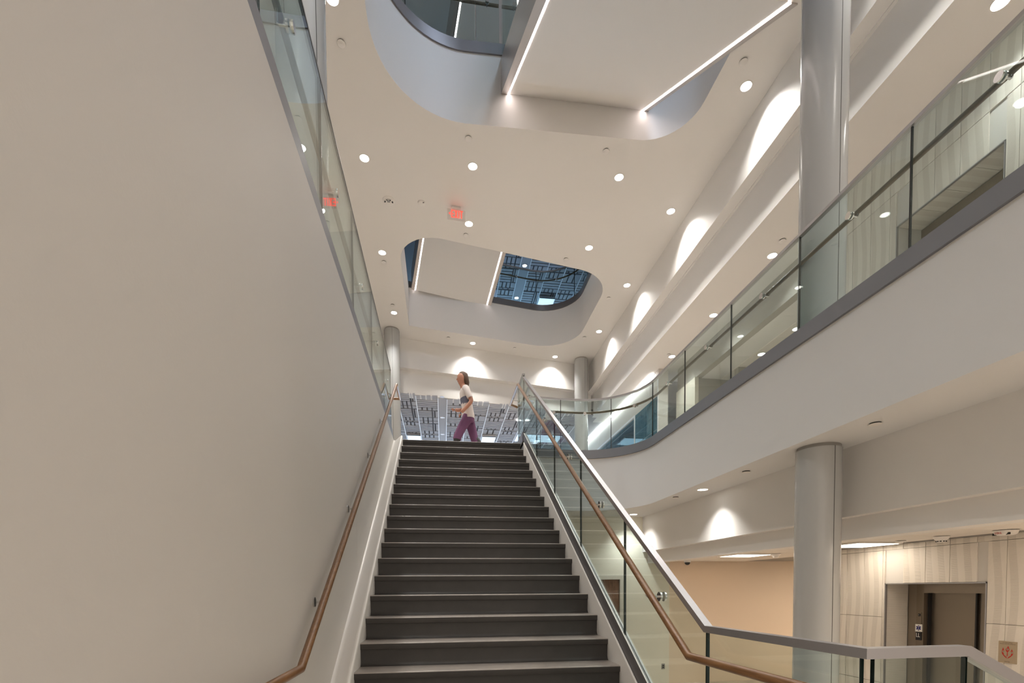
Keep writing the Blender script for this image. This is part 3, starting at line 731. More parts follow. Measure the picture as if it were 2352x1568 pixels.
# left handrail on the wall
XHL = -0.700
hl = empty('wooden_handrail', (XHL, 5, LAND+0.9), 'warm brown wood handrail fixed to the left stair wall', 'handrail')
zb_l = -0.388; y_bl = 2.545; y_tl = 8.18; zt_l = 3.255
lpts = [(XHL, 1.2, zb_l), (XHL, y_bl, zb_l), (XHL, y_tl, zt_l), (XHL, 8.78, zt_l), (XHL-0.19, 8.78, zt_l), (XHL-0.19, 8.3, zt_l)]
b = MB(); b.tube(lpts, RR, 14); rl = b.build('rail', 'rail_wood', hl, smooth=50)
for y in (3.11, 4.25, 5.39, 6.51, 7.66):
    z = zb_l+(y-y_bl)*(zt_l-zb_l)/(y_tl-y_bl)
    b = MB(); bracket(b, (WL, y, z-0.05), (1, 0, 0), (XHL, y, z), disc=False); b.build('bracket', 'steel', rl, smooth=40)
# second floor guards round the openings
g2 = hole2[1:28]
g2p = cut_path(offset(hole2[:29], 0.05), 2.45, 8.6)
guard_on_path('glass_guardrail', 'curved glass guardrail seen through the far ceiling opening', 'wooden_handrail', 'dark wood handrail curving above the far ceiling opening',
              g2p, 8.06, [1.19, 2.38, 3.57, 4.76], 1, shoe='shoe_dark', zsh=(0.0, 0.08))
g1p = offset(hole1[:17]+[(0.94, 7.735)], 0.05)
g1p = [(-0.894, 3.0)]+g1p
guard_on_path('glass_guardrail', 'curved glass guardrail seen through the near ceiling opening', 'wooden_handrail', 'dark wood handrail above the near ceiling opening',
              g1p, 8.06, [2.4, 3.5, 4.6, 5.7], 1, shoe='shoe_metal', zsh=(0.0, 0.08))

# ================================================================== upper stair flights seen through the openings
def flight(name, label, org, th, xs, zs, L_, m_, sgn, soff_mat, str_mat):
    """org XY of the far end of the soffit; flight runs from there in direction d; xs = (outer l, led l, led r, outer r) along u"""
    u = Vector((math.cos(R(th)), math.sin(R(th)), 0)); d = Vector((math.sin(R(th)), -math.cos(R(th)), 0))
    t = empty(name, (org[0], org[1], zs), label, 'stair flight')
    def P_(a, s, dz): 
        q = Vector((org[0], org[1], 0))+u*a+d*s; return (q.x, q.y, zs+s*m_+dz)
    def bar(mb, a0, a1, dz0, dz1, s0=-0.06, s1=L_):
        mb.add([P_(a0, s0, dz0), P_(a1, s0, dz0), P_(a1, s1, dz0), P_(a0, s1, dz0), P_(a0, s0, dz1), P_(a1, s0, dz1), P_(a1, s1, dz1), P_(a0, s1, dz1)],
               [(0, 3, 2, 1), (4, 5, 6, 7), (0, 1, 5, 4), (1, 2, 6, 5), (2, 3, 7, 6), (3, 0, 4, 7)])
    b = MB(); bar(b, xs[1]+0.012, xs[2]-0.012, 0.004, 0.10); b.build('soffit_panel', soff_mat, t)
    b = MB(); bar(b, xs[0], xs[1]-0.018, -0.006, 0.50); b.build('stringer', str_mat, t)
    b = MB(); bar(b, xs[2]+0.018, xs[3], -0.006, 0.50); b.build('stringer', str_mat, t)
    for a in (xs[1], xs[2]):
        b = MB(); bar(b, a-0.016, a+0.010, 0.0, 0.03); b.build('light_strip', 'led_glow', t)
    b = MB(); bar(b, xs[0]+0.01, xs[3]-0.01, 0.10, 0.40); b.build('step_body', 'paint', t)
    return t
plain('stringer_metal', (0.47, 0.44, 0.42), 0.3, 0.5, bump=0.02, scale=200, stretch=(1, 40, 1))
plain('stringer_dark', (0.20, 0.20, 0.20), 0.4, 0.2, bump=0.02)
fa = flight('stair_flight', 'underside of the upper stair flight with two light strips in the near opening', (1.068, 7.715), 0, (-0.115, 0.0, 2.105, 2.185), 7.485, 3.42, -0.642, 1, 'paint', 'stringer_metal')
b = MB(); b.box(0.96, 3.25, 2.2, 4.30, 5.30, 5.62); b.build('landing', 'paint', fa)
fb = flight('stair_flight', 'underside of a stair flight with two light strips in the far opening', (1.306, 14.04), 14.5, (-2.10, -2.0, 0.0, 0.115), 7.93, 7.2, 0.636, 1, 'paint', 'stringer_metal')
# glass beside the upper flight
b = MB(); b.add([(0.965, 7.7, 8.0), (0.965, 4.5, 5.95), (0.965, 4.5, 6.9), (0.965, 7.7, 8.95), (0.98, 7.7, 8.0), (0.98, 4.5, 5.95), (0.98, 4.5, 6.9), (0.98, 7.7, 8.95)], [(0, 1, 2, 3), (7, 6, 5, 4), (0, 4, 5, 1), (1, 5, 6, 2), (2, 6, 7, 3), (3, 7, 4, 0)])
b.build('side_glass', 'guard_glass', fa)

# ================================================================== columns
def column(label, c, r, z0, z1, seam_ang, group=None):
    t = empty('round_column', (c[0], c[1], z0), label, 'column', group)
    n = 48; b = MB()
    v = [(c[0]+r*math.cos(2*math.pi*i/n), c[1]+r*math.sin(2*math.pi*i/n), z) for z in (z0, z1-0.035) for i in range(n)]
    b.add(v, [tuple(range(n))[::-1], tuple(range(n, 2*n))]+[(i, (i+1) % n, n+(i+1) % n, n+i) for i in range(n)]); b.build('shaft', 'column_grey', t, smooth=40)
    b = MB(); b.cyl(c, r-0.012, z1-0.035, z1, 48); b.build('top_reveal', 'reveal_grey', t, smooth=40)
    b = MB(); a = R(seam_ang); d = Vector((math.cos(a), math.sin(a), 0)); s = Vector((-d.y, d.x, 0)); p = Vector((c[0], c[1], 0))+d*(r-0.002)
    q = [p-s*0.003, p+s*0.003, p+s*0.003+d*0.003, p-s*0.003+d*0.003]
    b.add([(w.x, w.y, z) for z in (z0, z1-0.035) for w in q], [(0, 1, 2, 3), (7, 6, 5, 4), (0, 4, 5, 1), (1, 5, 6, 2), (2, 6, 7, 3), (3, 7, 4, 0)]); b.build('seam', 'seam_dark', t)
column('thick grey round column under the balcony on the lower level', (3.90, 4.74), 0.213, LL, SO, -88)
column('tall grey round column rising behind the right balcony glass', (3.90, 4.74), 0.213, F1, C1, -88)
column('slim grey round column at the left of the stair head', (-1.30, 13.95), 0.205, F1, C1, -84)
column('slim grey round column behind the curved glass at the far right', (4.26, 15.0), 0.205, F1, C1, -70)
column('grey round column behind the left glass, cut by the top edge', (-1.21, 4.85), 0.213, F1, C1, -40)

# ================================================================== ceiling fixtures
SPOTS = []
def downlight(pos, label, z, watts=38, r=0.072, lens='lens_glow', cone=118, blend=1.0, group='recessed downlights', col=(1.0, 0.965, 0.91), tilt=None):
    t = empty('downlight', (pos[0], pos[1], z), label, 'downlight', group)
    b = MB(); b.ring(pos, r, r+0.014, z-0.004, z+0.004, 28); b.build('trim_ring', 'white_plastic', t, smooth=30)
    b = MB(); b.cyl(pos, r, z-0.001, z+0.003, 28); b.build('lens', lens, t)
    if watts:
        l = bpy.data.lights.new('downlight_lamp', 'SPOT'); l.energy = watts; l.spot_size = R(cone); l.spot_blend = blend; l.shadow_soft_size = 0.05; l.color = col
        o = bpy.data.objects.new('downlight_lamp', l); COL.objects.link(o); o.parent = t; o.location = (0.05 if 4.2 < pos[0] < 4.4 else 0, 0, -0.02)
    return t
K = 1.0
for p, lb in (((-1.225, 6.36), 'ceiling downlight cut by the top edge of the photo, left of the near opening'),
              ((-1.19, 8.55), 'ceiling downlight left of the near opening, closest above the strobe'),
              ((0.564, 8.48), 'ceiling downlight between the near opening and the exit sign'),
              ((3.052, 8.377), 'ceiling downlight in front of the right corner of the near opening'),
              ((4.279, 6.669), 'biggest ceiling downlight, beside the tall column and right beam'),
              ((4.278, 8.986), 'second downlight along the right beam, counted from the tall column'),
              ((3.053, 10.142), 'ceiling downlight above the right end of the far opening'),
              ((4.293, 11.255), 'third downlight along the right beam, counted from the tall column'),
              ((0.566, 9.787), 'ceiling downlight just below the exit sign'),
              ((-1.18, 10.831), 'ceiling downlight left of the far opening'),
              ((-1.159, 13.093), 'ceiling downlight just above the slim left column'),
              ((4.293, 13.333), 'fourth downlight along the right beam, closest to the far right column'),
              ((3.429, 14.926), 'downlight just left of the top of the far right column'),
              ((0.912, 14.407), 'downlight by the far beam, below the far opening')):
    downlight(p, lb, C1, 116)
for p, lb in (((5.298, 4.214), 'large corridor downlight at the top right corner of the photo'),
              ((5.50, 7.792), 'corridor downlight right behind the glass cap, nearest the tall column'),
              ((5.50, 9.611), 'corridor downlight behind the glass cap, midway along the balcony'),
              ((5.48, 11.415), 'corridor downlight behind the glass cap, farthest along the balcony')):
    downlight(p, lb, C2, 44)
for p, lb in (((6.762, 9.894), 'lobby downlight in the lower ceiling behind the glass, farther one'), ((6.78, 8.855), 'lobby downlight in the lower ceiling behind the glass, nearer the tall column')):
    downlight(p, lb, 4.945, 12)
for p, lb in (((3.832, 6.955), 'soffit downlight under the balcony above the bright wall scallop'), ((3.742, 9.435), 'soffit downlight under the balcony behind the stair cap rail')):
    downlight(p, lb, SO, 60, cone=110, blend=0.9)
for p, lb, g in (((0.03, 14.66), 'dark-centred downlight in the far ceiling band, highest of three', 0), ((0.035, 16.40), 'dark-centred downlight in the far ceiling band, middle of three', 0), ((0.04, 18.146), 'dark-centred downlight in the far ceiling band, lowest of three', 0)):
    downlight(p, lb, 5.546, 0, r=0.06, lens='lens_dim', group='dark downlights of the far ceiling')
for p, lb in (((2.512, 16.317), 'left one of two far downlights behind the stair head glass'), ((2.797, 16.284), 'right one of two far downlights behind the stair head glass')):
    downlight(p, lb, 5.53, 14)
for p, lb in (((2.9, 17.226), 'upper one of two downlights seen through the far opening'), ((2.9, 19.13), 'lower one of two downlights seen through the far opening')):
    downlight(p, lb, 11.095, 14)
# unseen downlights added to raise the ambient light, same fittings
for p, wh in (((-1.2, 4.1), 'left, nearest the frame'), ((-1.2, 1.9), 'left, above the viewer'), ((4.28, 4.3), 'right, nearest the frame'), ((4.28, 2.0), 'right, above the viewer'), ((4.28, -0.4), 'right, behind the viewer'), ((-1.2, -0.5), 'left, behind the viewer')):
    downlight(p, 'added ceiling downlight outside the frame on the '+wh, C1, 116)
for p, wh in (((5.298, 2.2), 'nearer the frame'), ((5.298, 0.4), 'farther from the frame')):
    downlight(p, 'added corridor downlight outside the frame on the right, '+wh, C2, 44)
for p, wh in (((3.83, 2.0), 'beside the viewer'), ((3.83, -0.5), 'behind the viewer')):
    downlight(p, 'added balcony soffit downlight outside the frame, '+wh, SO, 60, cone=110, blend=0.9)
def cap_disc(pos, label, z):
    t = empty('sprinkler_cap', (pos[0], pos[1], z), label, 'sprinkler cap', 'concealed sprinkler caps')
    b = MB(); b.lathe((pos[0], pos[1], z-0.016), [(0.048, 0), (0.052, 0.002), (0.052, 0.004), (0.030, 0.0045)], 24); b.build('cover_plate', 'paint', t, smooth=40)
    b = MB(); b.cyl(pos, 0.044, z-0.013, z, 20); b.build('cup', 'seam_dark', t, smooth=40)
for p, lb in (((-1.214, 6.836), 'sprinkler cap left of the near opening, near the top edge'), ((0.467, 7.972), 'sprinkler cap just under the left part of the near opening'),
              ((2.663, 7.91), 'sprinkler cap just under the right part of the near opening'), ((4.043, 6.366), 'sprinkler cap above the biggest downlight beside the tall column'),
              ((0.521, 10.088), 'sprinkler cap directly below the downlight under the exit sign'), ((2.667, 10.545), 'sprinkler cap at the upper edge of the far opening, right side'),
              ((-1.178, 11.122), 'sprinkler cap below the downlight left of the far opening'), ((-1.157, 12.743), 'sprinkler cap above the downlight over the slim left column'),
              ((4.037, 11.791), 'sprinkler cap at the right of the far opening'), ((3.977, 13.679), 'sprinkler cap at the lower right corner of the far opening'),
              ((2.136, 14.539), 'sprinkler cap below the middle of the far opening'), ((0.22, 14.172), 'sprinkler cap below the left half of the far opening')):
    cap_disc(p, lb, C1)
for p, lb in (((5.42, 7.434), 'sprinkler cap in the corridor ceiling beside the tall column'), ((5.36, 11.327), 'sprinkler cap in the corridor ceiling far along the balcony')):
    cap_disc(p, lb, C2)
for p, lb in (((3.824, 3.975), 'sprinkler cap in the balcony soffit above the thick column'), ((3.779, 5.806), 'sprinkler cap in the balcony soffit left of the thick column'), ((3.707, 7.565), 'sprinkler cap in the balcony soffit nearest the stair glass')):
    cap_disc(p, lb, SO)
# speaker strobe and smoke detector in the ceiling
t = empty('speaker_strobe', (-0.894, 9.395, C1), 'round white ceiling strobe with dark lens, left of the exit sign', 'alarm strobe')
b = MB(); b.lathe((-0.894, 9.395, C1-0.022), [(0.085, 0), (0.105, 0.008), (0.110, 0.022)], 28); b.build('body', 'white_plastic', t, smooth=30)
b = MB(); b.box(-0.918, -0.87, 9.33, 9.385, C1-0.045, C1-0.022); b.build('strobe_lens', 'steel', t)
for a in (200, 250, 290, 340):
    b = MB(); b.sweep([(-0.894+0.07*math.cos(R(a+q)), 9.42+0.07*math.sin(R(a+q)), C1-0.026) for q in (-12, 0, 12)], rect(0.022, 0.010)); b.build('grille_slot', 'black_plastic', t)
t = empty('smoke_detector', (-0.313, 9.37, C1), 'small round smoke detector between strobe and exit sign', 'smoke detector')
b = MB(); b.lathe((-0.313, 9.37, C1-0.03), [(0.045, 0), (0.062, 0.008), (0.068, 0.03)], 28); b.build('body', 'white_plastic', t, smooth=30)
b = MB(); b.box(-0.29, -0.265, 9.325, 9.335, C1-0.032, C1-0.02); b.build('sensor_slot', 'black_plastic', t)

# exit sign
ex = empty('exit_sign', (0.315, 9.4, C1), 'hanging illuminated sign with red EXIT lettering and left arrow', 'exit sign', rz=0)
ex['_base'] = [0.315, 9.4, C1+H]
et = R(4)
def exf(x, y, d): return (0.315+x*math.cos(et)+(d)*math.sin(et), 9.4+x*math.sin(et)-(d)*math.cos(et), 6.868+y)
def exbox(mb, x0, x1, y0, y1, d0, d1):
    v = [exf(x, y, d) for y in (y0, y1) for x, d in ((x0, d0), (x1, d0), (x1, d1), (x0, d1))]
    mb.add(v, [(0, 3, 2, 1), (4, 5, 6, 7), (0, 1, 5, 4), (1, 2, 6, 5), (2, 3, 7, 6), (3, 0, 4, 7)])
b = MB(); exbox(b, -0.165, 0.165, -0.112, 0.088, -0.006, 0.006); b.build('acrylic_panel', 'white_plastic', ex)
b = MB(); exbox(b, -0.08, 0.08, 0.088, 0.125, -0.025, 0.025); b.build('canopy', 'white_plastic', ex)
b = MB(); exbox(b, -0.07, 0.07, 0.100, 0.122, -0.05, -0.026); b.build('edge_lamp', 'exit_top_glow', ex)
b = MB()
def lbar(x0, x1, y0, y1): exbox(b, x0, x1, y0, y1, 0.0065, 0.009)
xw = 0.020
lbar(-0.095, -0.095+xw, -0.065, 0.072); [lbar(-0.095, -0.045, y, y+0.021) for y in (-0.065, -0.008, 0.051)]
for sgn in (-1, 1):
    v = [exf(-0.006+sgn*x, y, d) for d in (0.0065, 0.009) for x, y in ((-0.029, -0.065), (-0.008, -0.065), (0.029, 0.072), (0.008, 0.072))]
    b.add(v, [(0, 1, 2, 3), (7, 6, 5, 4), (0, 4, 5, 1), (1, 5, 6, 2), (2, 6, 7, 3), (3, 7, 4, 0)])
lbar(0.036, 0.036+xw, -0.065, 0.072)
lbar(0.083, 0.083+xw, -0.065, 0.072); lbar(0.066, 0.120, 0.051, 0.072)
for sg_ in (-1, 1):
    v = [exf(x, 0.004+sg_*y, d) for d in (0.0065, 0.009) for x, y in ((-0.140, 0.0), (-0.122, 0.0), (-0.104, 0.020), (-0.122, 0.020))]
    b.add(v, [(0, 1, 2, 3), (7, 6, 5, 4), (0, 4, 5, 1), (1, 5, 6, 2), (2, 6, 7, 3), (3, 7, 4, 0)])
b.build('lettering', 'exit_glow', ex)

# slot light above the far wall
t = empty('slot_light', (XW-0.04, 15.8, C2), 'long white linear light along the top of the far right wall', 'linear light')
b = MB(); b.box(XW-0.075, XW-0.012, 12.35, 20, C2-0.012, C2-0.001); b.build('diffuser', 'cove_glow', t)
b = MB(); b.box(XW-0.012, XW-0.001, 12.30, 20, C2-0.035, C2); b.build('side_trim', 'white_plastic', t)
# lit ceiling boxes of the far wing
for x0, x1, zc, yy, lb in ((-1.21, -0.76, 5.5, 18.2, 'pale blue lit ceiling box at the left behind the top step'), (1.47, 1.93, 5.5, 18.05, 'pale blue lit ceiling box behind the person, above the top step'),
                           (2.70, 4.3, 5.5, 17.6, 'wide pale blue lit ceiling box behind the stair glass'), (3.76, 4.34, 11.05, 18.9, 'pale blue lit ceiling box seen through the far opening')):
    t = empty('ceiling_light_box', ((x0+x1)/2, yy+0.5, zc), lb, 'ceiling light')
    b = MB(); b.box(x0-0.02, x1+0.02, yy, yy+0.9, zc-0.012, zc+0.05); b.build('frame', 'strip_white', t)
    b = MB(); b.box(x0, x1, yy+0.035, yy+0.88, zc-0.016, zc-0.012); b.build('diffuser', 'window_glow', t)
    b = MB(); b.box(x0-0.01, x1+0.01, yy-0.006, yy+0.02, zc-0.022, zc+0.0); b.build('dark_edge', 'black_plastic', t)

# ================================================================== lower level fittings
for (x0, x1, y0, y1), lb in (((4.66, 5.27, 7.35, 7.95), 'flat ceiling light panel left of the thick column, partly hidden by the beam'), ((4.95, 5.56, 5.35, 5.96), 'flat ceiling light panel right of the thick column by the panelled wall')):
    t = empty('ceiling_light_panel', ((x0+x1)/2, (y0+y1)/2, CL), lb, 'ceiling light')
    b = MB(); b.box(x0, x1, y0, y1, CL-0.012, CL+0.004); b.build('frame', 'white_plastic', t)
    b = MB(); b.box(x0+0.03, x1-0.03, y0+0.03, y1-0.03, CL-0.016, CL-0.012); b.build('diffuser', 'troffer_glow', t)
    l = bpy.data.lights.new('panel_lamp', 'AREA'); l.shape = 'SQUARE'; l.size = 0.55; l.energy = 2.0; l.color = (1.0, 0.84, 0.66)
    o = bpy.data.objects.new('panel_lamp', l); COL.objects.link(o); o.parent = t; o.location = (0, 0, -0.03)
for (x0, x1, y0, y1) in ((4.7, 5.3, 2.4, 3.0), (4.7, 5.3, 0.2, 0.8), (7.5, 8.1, 7.2, 7.8), (8.3, 8.9, 7.2, 7.8)):  # unseen panels added to light the lower corridor and its back wall
    t = empty('ceiling_light_panel', ((x0+x1)/2, (y0+y1)/2, CL), 'unseen ceiling light panel added to brighten the lower corridor', 'ceiling light', 'unseen light panels')
    b = MB(); b.box(x0, x1, y0, y1, CL-0.012, CL+0.004); b.build('frame', 'white_plastic', t)
    b = MB(); b.box(x0+0.03, x1-0.03, y0+0.03, y1-0.03, CL-0.016, CL-0.012); b.build('diffuser', 'troffer_glow', t)
    l = bpy.data.lights.new('panel_lamp', 'AREA'); l.shape = 'SQUARE'; l.size = 0.55; l.energy = 15; l.color = (1.0, 0.84, 0.66)
    o = bpy.data.objects.new('panel_lamp', l); COL.objects.link(o); o.parent = t; o.location = (0, 0, -0.03)
def detector(p, lb, grille=True):
    t = empty('smoke_detector', (p[0], p[1], CL), lb, 'smoke detector')
    b = MB(); b.lathe((p[0], p[1], CL-0.062), [(0.030, 0.0), (0.040, 0.004), (0.044, 0.022), (0.058, 0.030), (0.075, 0.062)], 24); b.build('body', 'white_plastic', t, smooth=35)
    if grille:
        for i in range(10):
            a = 2*math.pi*i/10; b = MB(); b.box(p[0]+0.041*math.cos(a)-0.006, p[0]+0.041*math.cos(a)+0.006, p[1]+0.041*math.sin(a)-0.006, p[1]+0.041*math.sin(a)+0.006, CL-0.056, CL-0.046); b.build('vent_slot', 'black_plastic', t)
detector((5.35, 4.70), 'white smoke detector on the tiled ceiling between light panel and fire strobe')
detector((5.32, 7.36), 'small white detector beside the left ceiling light panel', False)
t = empty('fire_strobe', (5.42, 4.13, CL), 'ceiling alarm with red FIRE lettering at the right edge', 'alarm strobe')
b = MB(); b.lathe((5.42, 4.13, CL-0.045), [(0.060, 0), (0.082, 0.010), (0.095, 0.045)], 28); b.build('body', 'white_plastic', t, smooth=30)
for sx in (-1, 1):
    b = MB(); b.box(5.42-0.06, 5.42-0.045, 4.13+sx*0.06-0.014, 4.13+sx*0.06+0.014, CL-0.043, CL-0.022); b.build('speaker_lens', 'black_plastic', t)
b = MB(); text_mesh(b, 'FIRE', 0.034, lambda x, y, d: (5.42-0.088-y*0.35, 4.13-x, CL-0.027+y*0.8)); b.build('lettering', 'red_print', t)
t = empty('dome_camera', (4.50, 8.60, CL), 'small dark dome camera under the beam left of the thick column', 'camera')
b = MB(); b.lathe((4.45, 8.60, 0.46), [(0.058, 0), (0.062, 0.006), (0.062, 0.05)], 20); b.build('housing', 'white_plastic', t, smooth=35)
b = MB(); b.lathe((4.45, 8.60, 0.41), [(0.006, 0), (0.028, 0.006), (0.044, 0.024), (0.050, 0.05)], 20); b.build('dome', 'black_plastic', t, smooth=60)
t = empty('sprinkler_cap', (5.37, 5.20, CL), 'sprinkler cap right of the light panel in the tiled ceiling', 'sprinkler cap')
b = MB(); b.lathe((5.37, 5.20, CL-0.012), [(0.050, 0), (0.054, 0.003), (0.054, 0.012)], 20); b.build('cover_plate', 'white_plastic', t, smooth=40)
# elevator entrance, lower level
el = empty('elevator_entrance', (5.9, 5.08, LL), 'brushed brown metal elevator doors in a recess of the panelled wall', 'elevator')
b = MB(); b.box(XE-0.018, XE+0.01, 5.680, 5.692, LL, 0.035); b.box(XE-0.018, XE+0.01, 4.476, 4.488, LL, 0.035); b.box(XE-0.018, XE+0.01, 4.476, 5.692, 0.023, 0.035); b.build('recess_trim', 'cap_metal', el)
b = MB(); b.box(XE+0.012, 5.99, 5.684, 5.6915, LL, 0.022); b.build('side_panel', 'relief_panel', el)
b = MB(); b.box(6.0, 6.06, 5.57, 5.684, LL, 0.022); b.build('side_frame', 'elevator_jamb', el)
b = MB(); b.box(6.0, 6.06, 5.472, 5.57, LL, 0.022); jb = b.build('jamb', 'elevator_steel', el)
b = MB(); b.box(6.0, 6.06, 4.477, 5.472, -0.09, 0.022); b.build('header', 'elevator_jamb', el)
b = MB(); b.box(6.10, 6.13, 4.94, 5.46, LL, -0.09); b.build('door_leaf', 'elevator_steel', el)
b = MB(); b.box(6.13, 6.16, 4.477, 4.925, LL, -0.09); b.build('door_leaf', 'elevator_steel', el)
b = MB(); b.box(6.06, 6.13, 5.456, 5.472, LL, -0.09); b.box(6.10, 6.17, 4.925, 4.942, LL, -0.09); b.build('door_gap', 'black_plastic', el)
cp = b = MB(); b.box(5.993, 6.0, 5.492, 5.556, -0.485, -0.335); k = b.build('call_plate', 'elevator_steel', jb)
b = MB(); b.box(5.989, 5.993, 5.505, 5.535, -0.385, -0.352); b.build('indicator', 'black_plastic', jb)
b = MB(); b.tube([(5.9885, 5.520, -0.368), (5.984, 5.520, -0.368)], 0.006, 10); b.build('button', 'steel', jb, smooth=40)
b = MB(); b.box(5.990, 5.999, 5.480, 5.570, -0.582, -0.488); sp = b.build('medical_sticker', 'white_plastic', jb)
b = MB(); cy, cz = 5.525, -0.535
for a in (0, 60, 120):
    d = (math.cos(R(90+a)), math.sin(R(90+a))); s = (-d[1], d[0]); w, l = 0.009, 0.034
    q = [(d[0]*e*l+s[0]*f*w, d[1]*e*l+s[1]*f*w) for e, f in ((-1, -1), (1, -1), (1, 1), (-1, 1))]
    b.add([(5.9895, cy-y, cz+z) for y, z in q], [(0, 1, 2, 3)])
b.build('six_point_star', 'blue_print', jb)
b = MB(); b.sweep([(5.989, cy+0.001, cz-0.03), (5.989, cy-0.001, cz+0.03)], rect(0.002, 0.004)); b.build('staff', 'white_plastic', jb)
b = MB(); b.box(5.990, 5.999, 5.490, 5.562, -0.690, -0.588); b.build('level_plate', 'black_plastic', jb)
b = MB()
for y0 in (5.554, 5.527):
    b.box(5.988, 5.990, y0-0.006, y0, -0.652, -0.600); b.box(5.988, 5.990, y0-0.022, y0, -0.652, -0.645)
b.build('level_lettering', 'white_plastic', jb)
# elevator recess, first floor (seen from below through the balcony glass)
eu = empty('elevator_entrance', (5.9, 5.03, F1), 'dark elevator recess in the panelled wall behind the balcony glass', 'elevator')
b = MB(); b.box(XE-0.018, XE+0.01, 5.628, 5.64, F1, 4.485); b.box(XE-0.018, XE+0.01, 4.42, 4.432, F1, 4.485); b.box(XE-0.018, XE+0.01, 4.42, 5.64, 4.473, 4.485); b.build('recess_trim', 'cap_metal', eu)
b = MB(); b.box(6.02, 6.08, 4.421, 5.64, 4.30, 4.472); b.build('header', 'elevator_jamb', eu)
b = MB(); b.box(6.02, 6.08, 5.46, 5.64, F1, 4.30); b.build('jamb', 'elevator_jamb', eu)
b = MB(); b.box(6.12, 6.15, 4.421, 5.46, F1, 4.31); b.build('door_leaf', 'elevator_steel', eu)
for i in range(4):
    b = MB(); b.box(XE+0.012, 6.015, 4.44+i*0.30, 4.44+i*0.30+0.295, 4.476, 4.484); b.build('head_panel', 'relief_panel', eu)
# fire plaque
t = empty('fire_plaque', (XE-0.016, 4.262, -0.68), 'bronze plaque with red flame symbol and small lettering right of the elevator', 'sign')
XQ = XE-0.0145
b = MB(); b.box(XQ-0.006, XQ, 4.180, 4.346, -0.788, -0.567); pq = b.build('plate', 'plaque_metal', t)
pf = lambda x, y, d: (XQ-0.0066-d*0.2, 4.263-x, -0.678+y)
b = MB(); text_mesh(b, 'In Case of Fire', 0.0145, lambda x, y, d: pf(x, y+0.097, d)); text_mesh(b, 'Elevators Are Out Of Service', 0.0128, lambda x, y, d: pf(x*0.92, y+0.083, d)); text_mesh(b, 'Use Exit', 0.0145, lambda x, y, d: pf(x, y-0.096, d)); b.build('lettering', 'black_plastic', pq)
b = MB()
def poly(pts, dd=0.0):
    b.add([pf(x, y, dd) for x, y in pts], [tuple(range(len(pts)))])
poly([(-0.006, -0.050), (-0.004, 0.0), (-0.014, 0.012), (-0.018, 0.028), (-0.010, 0.040), (0.0, 0.052), (0.006, 0.066), (0.012, 0.050), (0.018, 0.030), (0.012, 0.012), (0.002, 0.0), (0.004, -0.030)])
for s in (-1, 1):
    dy = 0.010 if s < 0 else 0.0
    poly([(s*0.0, -0.066), (s*0.012, -0.045), (s*0.030, -0.030), (s*0.034, -0.010), (s*0.028, 0.006), (s*0.034, 0.022+dy), (s*0.040, 0.036+dy), (s*0.046, 0.018+dy), (s*0.052, 0.0), (s*0.048, -0.022), (s*0.032, -0.042), (s*0.016, -0.056)])
b.build('flame_symbol', 'red_print', pq)
b = MB()
for cx_, cy_ in ((-0.036, 0.004), (0.001, 0.030), (0.040, 0.0)):
    b.add([pf(cx_+0.0105*math.cos(2*math.pi*i/14), cy_+0.0105*math.sin(2*math.pi*i/14), 0.002) for i in range(14)], [tuple(range(14))])
b.build('round_symbol', 'plaque_metal', pq)
b = MB(); poly([(-0.043, 0.004), (-0.029, 0.008), (-0.03, 0.002)], 0.004); poly([(-0.001, 0.024), (0.003, 0.024), (0.004, 0.037), (-0.002, 0.036)], 0.004); poly([(0.035, -0.004), (0.044, -0.002), (0.039, 0.006)], 0.004); b.build('small_icon', 'black_plastic', pq)
# wall outlet on the back wall
t = empty('wall_outlet', (4.53, YB, -1.64), 'small grey power outlet low on the wall behind the glass', 'outlet')
b = MB(); b.box(4.492, 4.566, YB-0.008, YB, -1.70, -1.585); b.build('plate', 'outlet_grey', t)
for z in (-1.662, -1.622):
    b = MB(); b.box(4.512, 4.546, YB-0.011, YB-0.008, z-0.014, z+0.014); b.build('socket', 'black_plastic', t)

# ================================================================== person at the stair head
def skin(name, joints, edges, mat, parent, base, root=0, sub=2):
    me = bpy.data.meshes.new(name)
    me.from_pydata([tuple(Vector(j[0])) for j in joints], edges, [])
    o = bpy.data.objects.new(name, me); COL.objects.link(o); o.parent = parent; me.materials.append(MATS[mat])
    md = o.modifiers.new('skin', 'SKIN'); md.use_smooth_shade = True
    sv = me.skin_vertices[0].data
    for i, j in enumerate(joints):
        r = j[1]; sv[i].radius = (r, r) if not isinstance(r, tuple) else r; sv[i].use_root = (i == root)
    s = o.modifiers.new('sub', 'SUBSURF'); s.levels = sub; s.render_levels = sub
    return o
pe = empty('person', (0.52, 9.80, F1), 'person in a white and grey-blue top and purple trousers walking above the top step', 'person')
